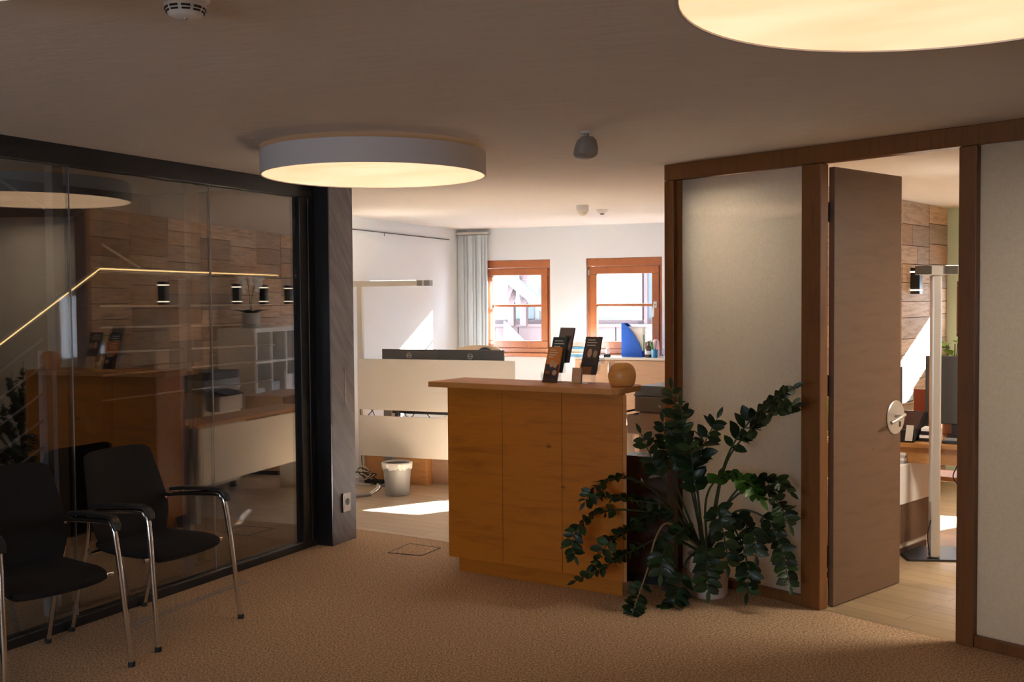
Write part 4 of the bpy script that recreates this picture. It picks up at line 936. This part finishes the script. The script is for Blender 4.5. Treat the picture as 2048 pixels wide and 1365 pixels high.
# desk
DZ = .70; DYA = 7.05
p1 = at_z(1800, 886, DZ); p2 = at_z(1915, 893, DZ); dv = p2 - p1; FN = Fr(p1.x, p1.y, math.atan2(dv.x, dv.y))
t = thing('office_desk', 'orange brown wooden desk with a deep edge in the office', 'desk', FN.pt(0, 0), FN.rz)
MB().box(-.35, 1.6, 0, .75, DZ - .026, DZ).build('desktop', M['desk_wood'], t, bevel=.002); MB().box(-.22, 1.58, .02, .045, DZ - .125, DZ - .028).build('apron', M['desk_wood'], t, bevel=.002)
for x in (1.45, 1.5): MB().box(x, x + .045, .08, .68, 0, DZ - .028).build('side_leg', M['desk_wood'], t, bevel=.002)
for k in range(3): MB().tube(curve_pts([(.32 + .05 * k, .1, DZ - .13), (.30 + .06 * k, .1, DZ - .22), (.40 + .03 * k, .12, DZ - .30 - .03 * k), (.48, .12, DZ - .18), (.6, .12, DZ - .14)], 6), .004, 6).build('cable', M['black'], t, True)
def ondesk(px, dy): u, z = FN.uz(px, 880, dy); return u
def dthing(name, label, cat, px, dy, rz=0): return thing(name, label, cat, FN.pt(ondesk(px, dy), dy, DZ + .0005), FN.rz + rz)
t = dthing('monitor', 'big black monitor seen from the side of the office lamp', 'monitor', 1893, .37, .1)
MB().box(-.13, .34, 0, .04, .09, .53).build('shell', M['screen'], t, bevel=.006); MB().box(.03, .12, .01, .05, .01, .15).build('stand_neck', M['black'], t); MB().box(.0, .2, -.03, .14, 0, .012).build('stand_foot', M['black'], t)
t = dthing('folder', 'rust red folder standing beside the office monitor', 'folder', 1846, .50); MB().box(-.06, .10, -.004, .03, 0, .30).build('cover', M['rust'], t, bevel=.002)
t = dthing('desk_phone', 'black desk phone with a tilted display', 'phone', 1822, .25, -.2)
MB().prismx([(-.10, 0), (.10, 0), (.10, .17), (.07, .17), (-.10, .03)], -.10, .07).build('body', M['black'], t, bevel=.004); MB().obox((-.015, -.02, .107), (.08, 0, 0), (0, .075, .062), (0, -.003, .004)).build('display', M['glass_brown'], t)
MB().tube(curve_pts([(-.12, -.09, .05), (-.12, -.05, .09), (-.12, .04, .15), (-.12, .09, .18)], 5), .018).build('receiver', M['black'], t, True)
t = dthing('note_box', 'black note box with a white paper slip on the desk corner', 'box', 1815, .07); MB().box(-.05, .045, -.04, .05, 0, .08).build('box', M['black'], t, bevel=.003); MB().obox((.02, -.046, .06), (.022, 0, 0), (0, .001, 0), (.005, 0, .05)).build('paper_slip', M['paper'], t)
t = dthing('keyboard', 'flat keyboard and papers below the office monitor', 'keyboard', 1893, .14, .05); MB().box(-.02, .26, -.07, .07, 0, .018).build('body', M['black'], t, bevel=.004); MB().box(-.01, .25, -.06, .06, .0185, .024).build('keys', M['grey_pl'], t)
t = dthing('document_tray', 'pile of papers and a notebook left of the office lamp pole', 'papers', 1854, .18)
for k in range(4): MB().box(-.04 + .005 * k, .05, -.06, .10 - .01 * k, .022 * k, .022 * k + .018).build('sheaf', M['paper' if k % 2 else 'black'], t)
q = FP.uz(1812, 770); t = thing('wall_calendar', 'framed wall picture beside the door edge in the office', 'picture', FP.pt(q[0] - .02, -.006, 1.05), FP.rz + PI)
q1 = FP.uz(1800, 733); q2 = FP.uz(1822, 803); t.location = FP.pt((q1[0] + q2[0]) / 2, -.006, (q1[1] + q2[1]) / 2); ww = abs(q2[0] - q1[0]) / 2; hh = abs(q1[1] - q2[1]) / 2
MB().box(-ww, ww, 0, .012, -hh, hh).build('frame', M['black'], t); MB().box(-ww + .012, ww - .012, .0125, .014, -hh + .012, hh - .012).build('print', mat('calendar_print', (.42, .50, .45), .5), t); MB().box(-ww + .05, ww - .06, .0142, .015, -hh + .05, hh * .5).build('print_figure', M['grey_pl'], t)
gp_ = FO.pt(.12, -.14); gz = 1.16
t = thing('potted_plant', 'sunlit bright green plant behind the office monitor', 'plant', FN.pt(ondesk(1906, .66), .66, DZ + .0005), FN.rz)
MB().lathe([(.001, 0), (.07, 0), (.09, .16), (.082, .16), (.07, .12), (.001, .12)], 24).build('pot', M['pot'], t, True); mb = MB(); rnd = random.Random(9)
for k in range(60): a = rnd.uniform(0, 2 * PI); h_ = rnd.uniform(.2, .62); leaf(mb, Vector((math.cos(a) * .05, math.sin(a) * .05, h_)), Vector((math.cos(a), math.sin(a), rnd.uniform(-.2, .8))), Vector((0, 0, 1)), .10, .07)
o = mb.build('foliage', M['hot_leaf'], t, True)
for k in range(5): a = 2 * PI * k / 5; MB().tube(curve_pts([(0, 0, .12), (math.cos(a) * .03, math.sin(a) * .03, .35), (math.cos(a) * .05, math.sin(a) * .05, .6)], 4), .004, 6).build('stalk', M['stem'], o)
q = FQ.uz(1650, 880, .1); t = thing('wooden_planter', 'slim wooden planter with grass seen through the door gap', 'planter', FQ.pt(-.68, .14, zt + .001), FQ.rz)
MB().box(-.05, .05, -.05, .05, 0, .20).build('box', M['desk_wood'], t, bevel=.003); mb = MB(); rnd = random.Random(4)
for k in range(24): a = rnd.uniform(0, 2 * PI); leaf(mb, Vector((rnd.uniform(-.03, .03), rnd.uniform(-.03, .03), .2)), Vector((math.cos(a) * .25, math.sin(a) * .25, 1)), Vector((math.cos(a), math.sin(a), 0)), rnd.uniform(.16, .30), .016)
mb.build('grass', M['hot_leaf'], t, True)
t = thing('wooden_stool', 'light wooden stool under the office desk', 'stool', FN.pt(ondesk(1895, .5), .5, 0), FN.rz)
MB().box(-.17, .17, -.15, .15, .42, .45).build('seat', M['desk_wood'], t, bevel=.004)
for x in (-.14, .14):
    for y in (-.12, .12): MB().box(x - .018, x + .018, y - .018, y + .018, 0, .419).build('leg', M['desk_wood'], t)

# ------------------------------------------------------------ across the street
def fe(px, py, d=0): return FE.uz(px, py, d)
r = thing('neighbour_house', 'white house with a rose brown wooden balcony across the street', 'house', (*FE.o, 0), FE.rz)
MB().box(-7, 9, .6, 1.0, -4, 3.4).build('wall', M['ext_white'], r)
(ax, az), (bx, bz) = fe(978, 639, 0), fe(1020, 700, 0)
zt_ = fe(1080, 652, 0)[1]; zr = fe(1080, 640, .2)[1]
for k in range(26):
    x0 = -3 + k * .45; MB().box(x0, x0 + .43, 0, .05, -1.2, zt_ - .02).build('balcony_board', M['red_wood'], r)
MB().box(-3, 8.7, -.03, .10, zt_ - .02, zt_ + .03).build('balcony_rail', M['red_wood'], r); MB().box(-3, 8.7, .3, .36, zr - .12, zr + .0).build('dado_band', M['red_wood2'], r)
for xa, xb in ((1016.5, 1030), (1041, 1055)):
    u0, _ = fe(xa, 600, -.05); u1, _ = fe(xb, 600, -.05); uc = (u0 + u1) / 2; rr = (u1 - u0) / 2 * .95
    v = []; f = []; nz = 60; z0, z1 = zt_, 3.2
    zs = fe(1030, 612, 0)[1]
    for k in range(nz + 1):
        z = z0 + (z1 - z0) * k / nz; tw = (z - zs) * 5 if z > zs else 0
        for j in range(4): a = tw + PI / 4 + j * PI / 2; v.append((uc + rr * 1.3 * math.cos(a), -.05 + rr * 1.3 * math.sin(a), z))
    for k in range(nz):
        for j in range(4): f.append((k * 4 + j, k * 4 + (j + 1) % 4, k * 4 + 4 + (j + 1) % 4, k * 4 + 4 + j))
    f += [(0, 1, 2, 3), tuple(nz * 4 + j for j in range(4))]
    MB().add(v, f).build('carved_post', M['red_wood'], r)
for (x0, y0), (x1, y1) in (((1031, 584), (1071, 638)), ((1197, 586), (1258, 637))):
    a, b = fe(x0, y0, .55), fe(x1, y1, .55); w_ = MB().box(a[0] - .08, b[0] + .08, .5, .6, b[1] - .08, a[1] + .10).build('window_frame', M['ext_white' if x0 < 1100 else 'cream2'], r); MB().box(a[0], b[0], .47, .499, b[1], a[1]).build('pane', M['ext_glass'], w_)
a, b = fe(1031, 550, -.15), fe(1092, 600, -.15)
dv = Vector((b[0] - a[0], b[1] - a[1])); 
MB().prismy([(a[0] - dv.x * .4, a[1] - dv.y * .4 + .0), (b[0] + dv.x, b[1] + dv.y), (b[0] + dv.x, b[1] + dv.y - .22), (a[0] - dv.x * .4, a[1] - dv.y * .4 - .22)], -.35, -.2).build('rafter', M['slate_blue'], r)
a, b = fe(1266, 549, .1), fe(1287, 641, .1); MB().box(a[0], b[0], .0, .2, b[1], 3.3).build('wall_pier', M['red_wood'], r)
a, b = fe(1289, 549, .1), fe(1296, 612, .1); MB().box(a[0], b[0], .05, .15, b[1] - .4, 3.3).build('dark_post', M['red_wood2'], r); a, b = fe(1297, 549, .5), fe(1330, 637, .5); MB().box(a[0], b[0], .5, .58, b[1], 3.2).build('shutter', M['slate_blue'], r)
a, b, c = fe(1008, 642, -.3), fe(1046, 680, -.3), fe(1008, 680, -.3); MB().prismy([a, b, (b[0], b[1] - .3), (c[0], c[1] - .3)], -.32, -.25).build('white_stair_cheek', M['ext_white'], r)
st = struct('ground_street', MB().box(-8, 10, .4, 30, -3.2, -3.1), M['asphalt'], 'pale street paving below the windows', 'ground'); st.location = (*FB.o, 0); st.rotation_euler.z = FB.rz

# daylight portals in the openings
def portal(fr, x0, x1, z0, z1, y):
    l = bpy.data.lights.new('window_daylight', 'AREA'); l.shape = 'RECTANGLE'; l.size = x1 - x0; l.size_y = z1 - z0; l.cycles.is_portal = True
    o = bpy.data.objects.new('window_daylight', l); COL.objects.link(o); p = fr.pt((x0 + x1) / 2, y, (z0 + z1) / 2); o.location = p
    o.rotation_euler = Vector((-fr.y.x, -fr.y.y, 0)).to_track_quat('-Z', 'Y').to_euler()
for a, b in WIN: portal(FB, a, b, WZ0, WZ1, .27)
def portal_rear(a, b):
    l = bpy.data.lights.new('window_daylight', 'AREA'); l.shape = 'RECTANGLE'; l.size = b - a; l.size_y = 1.1; l.cycles.is_portal = True
    o = bpy.data.objects.new('window_daylight', l); COL.objects.link(o); o.location = ((a + b) / 2, -2.76, 1.25); o.rotation_euler = Vector((0, 1, 0)).to_track_quat('-Z', 'Y').to_euler()
for i_, (a, b) in enumerate(((-5.5, -3.9), (-3.7, -2.1))):  # unseen rear windows, added to let daylight into the reception
    portal_rear(a, b)
    r = thing('window_%d' % (6 + i_), ('left', 'right')[i_] + ' wooden window in the rear wall behind the viewer', 'window', (a, -2.74, .7), 0, None, 'structure'); W = b - a
    MB().box(0, W, 0, .07, 0, .06).box(0, W, 0, .07, 1.04, 1.1).box(0, .06, 0, .07, .06, 1.04).box(W - .06, W, 0, .07, .06, 1.04).box(W / 2 - .04, W / 2 + .04, 0, .07, .06, 1.04).build('window_frame', M['window_wood'], r)
    for x0 in (.06, W / 2 + .04): MB().box(x0, x0 + W / 2 - .10, .03, .04, .06, 1.04).build('pane', M['glass'], r)
portal(FO, .08, .80, 1.27, 1.75, .13); portal(FO, .95, 1.55, .85, 1.75, .13)
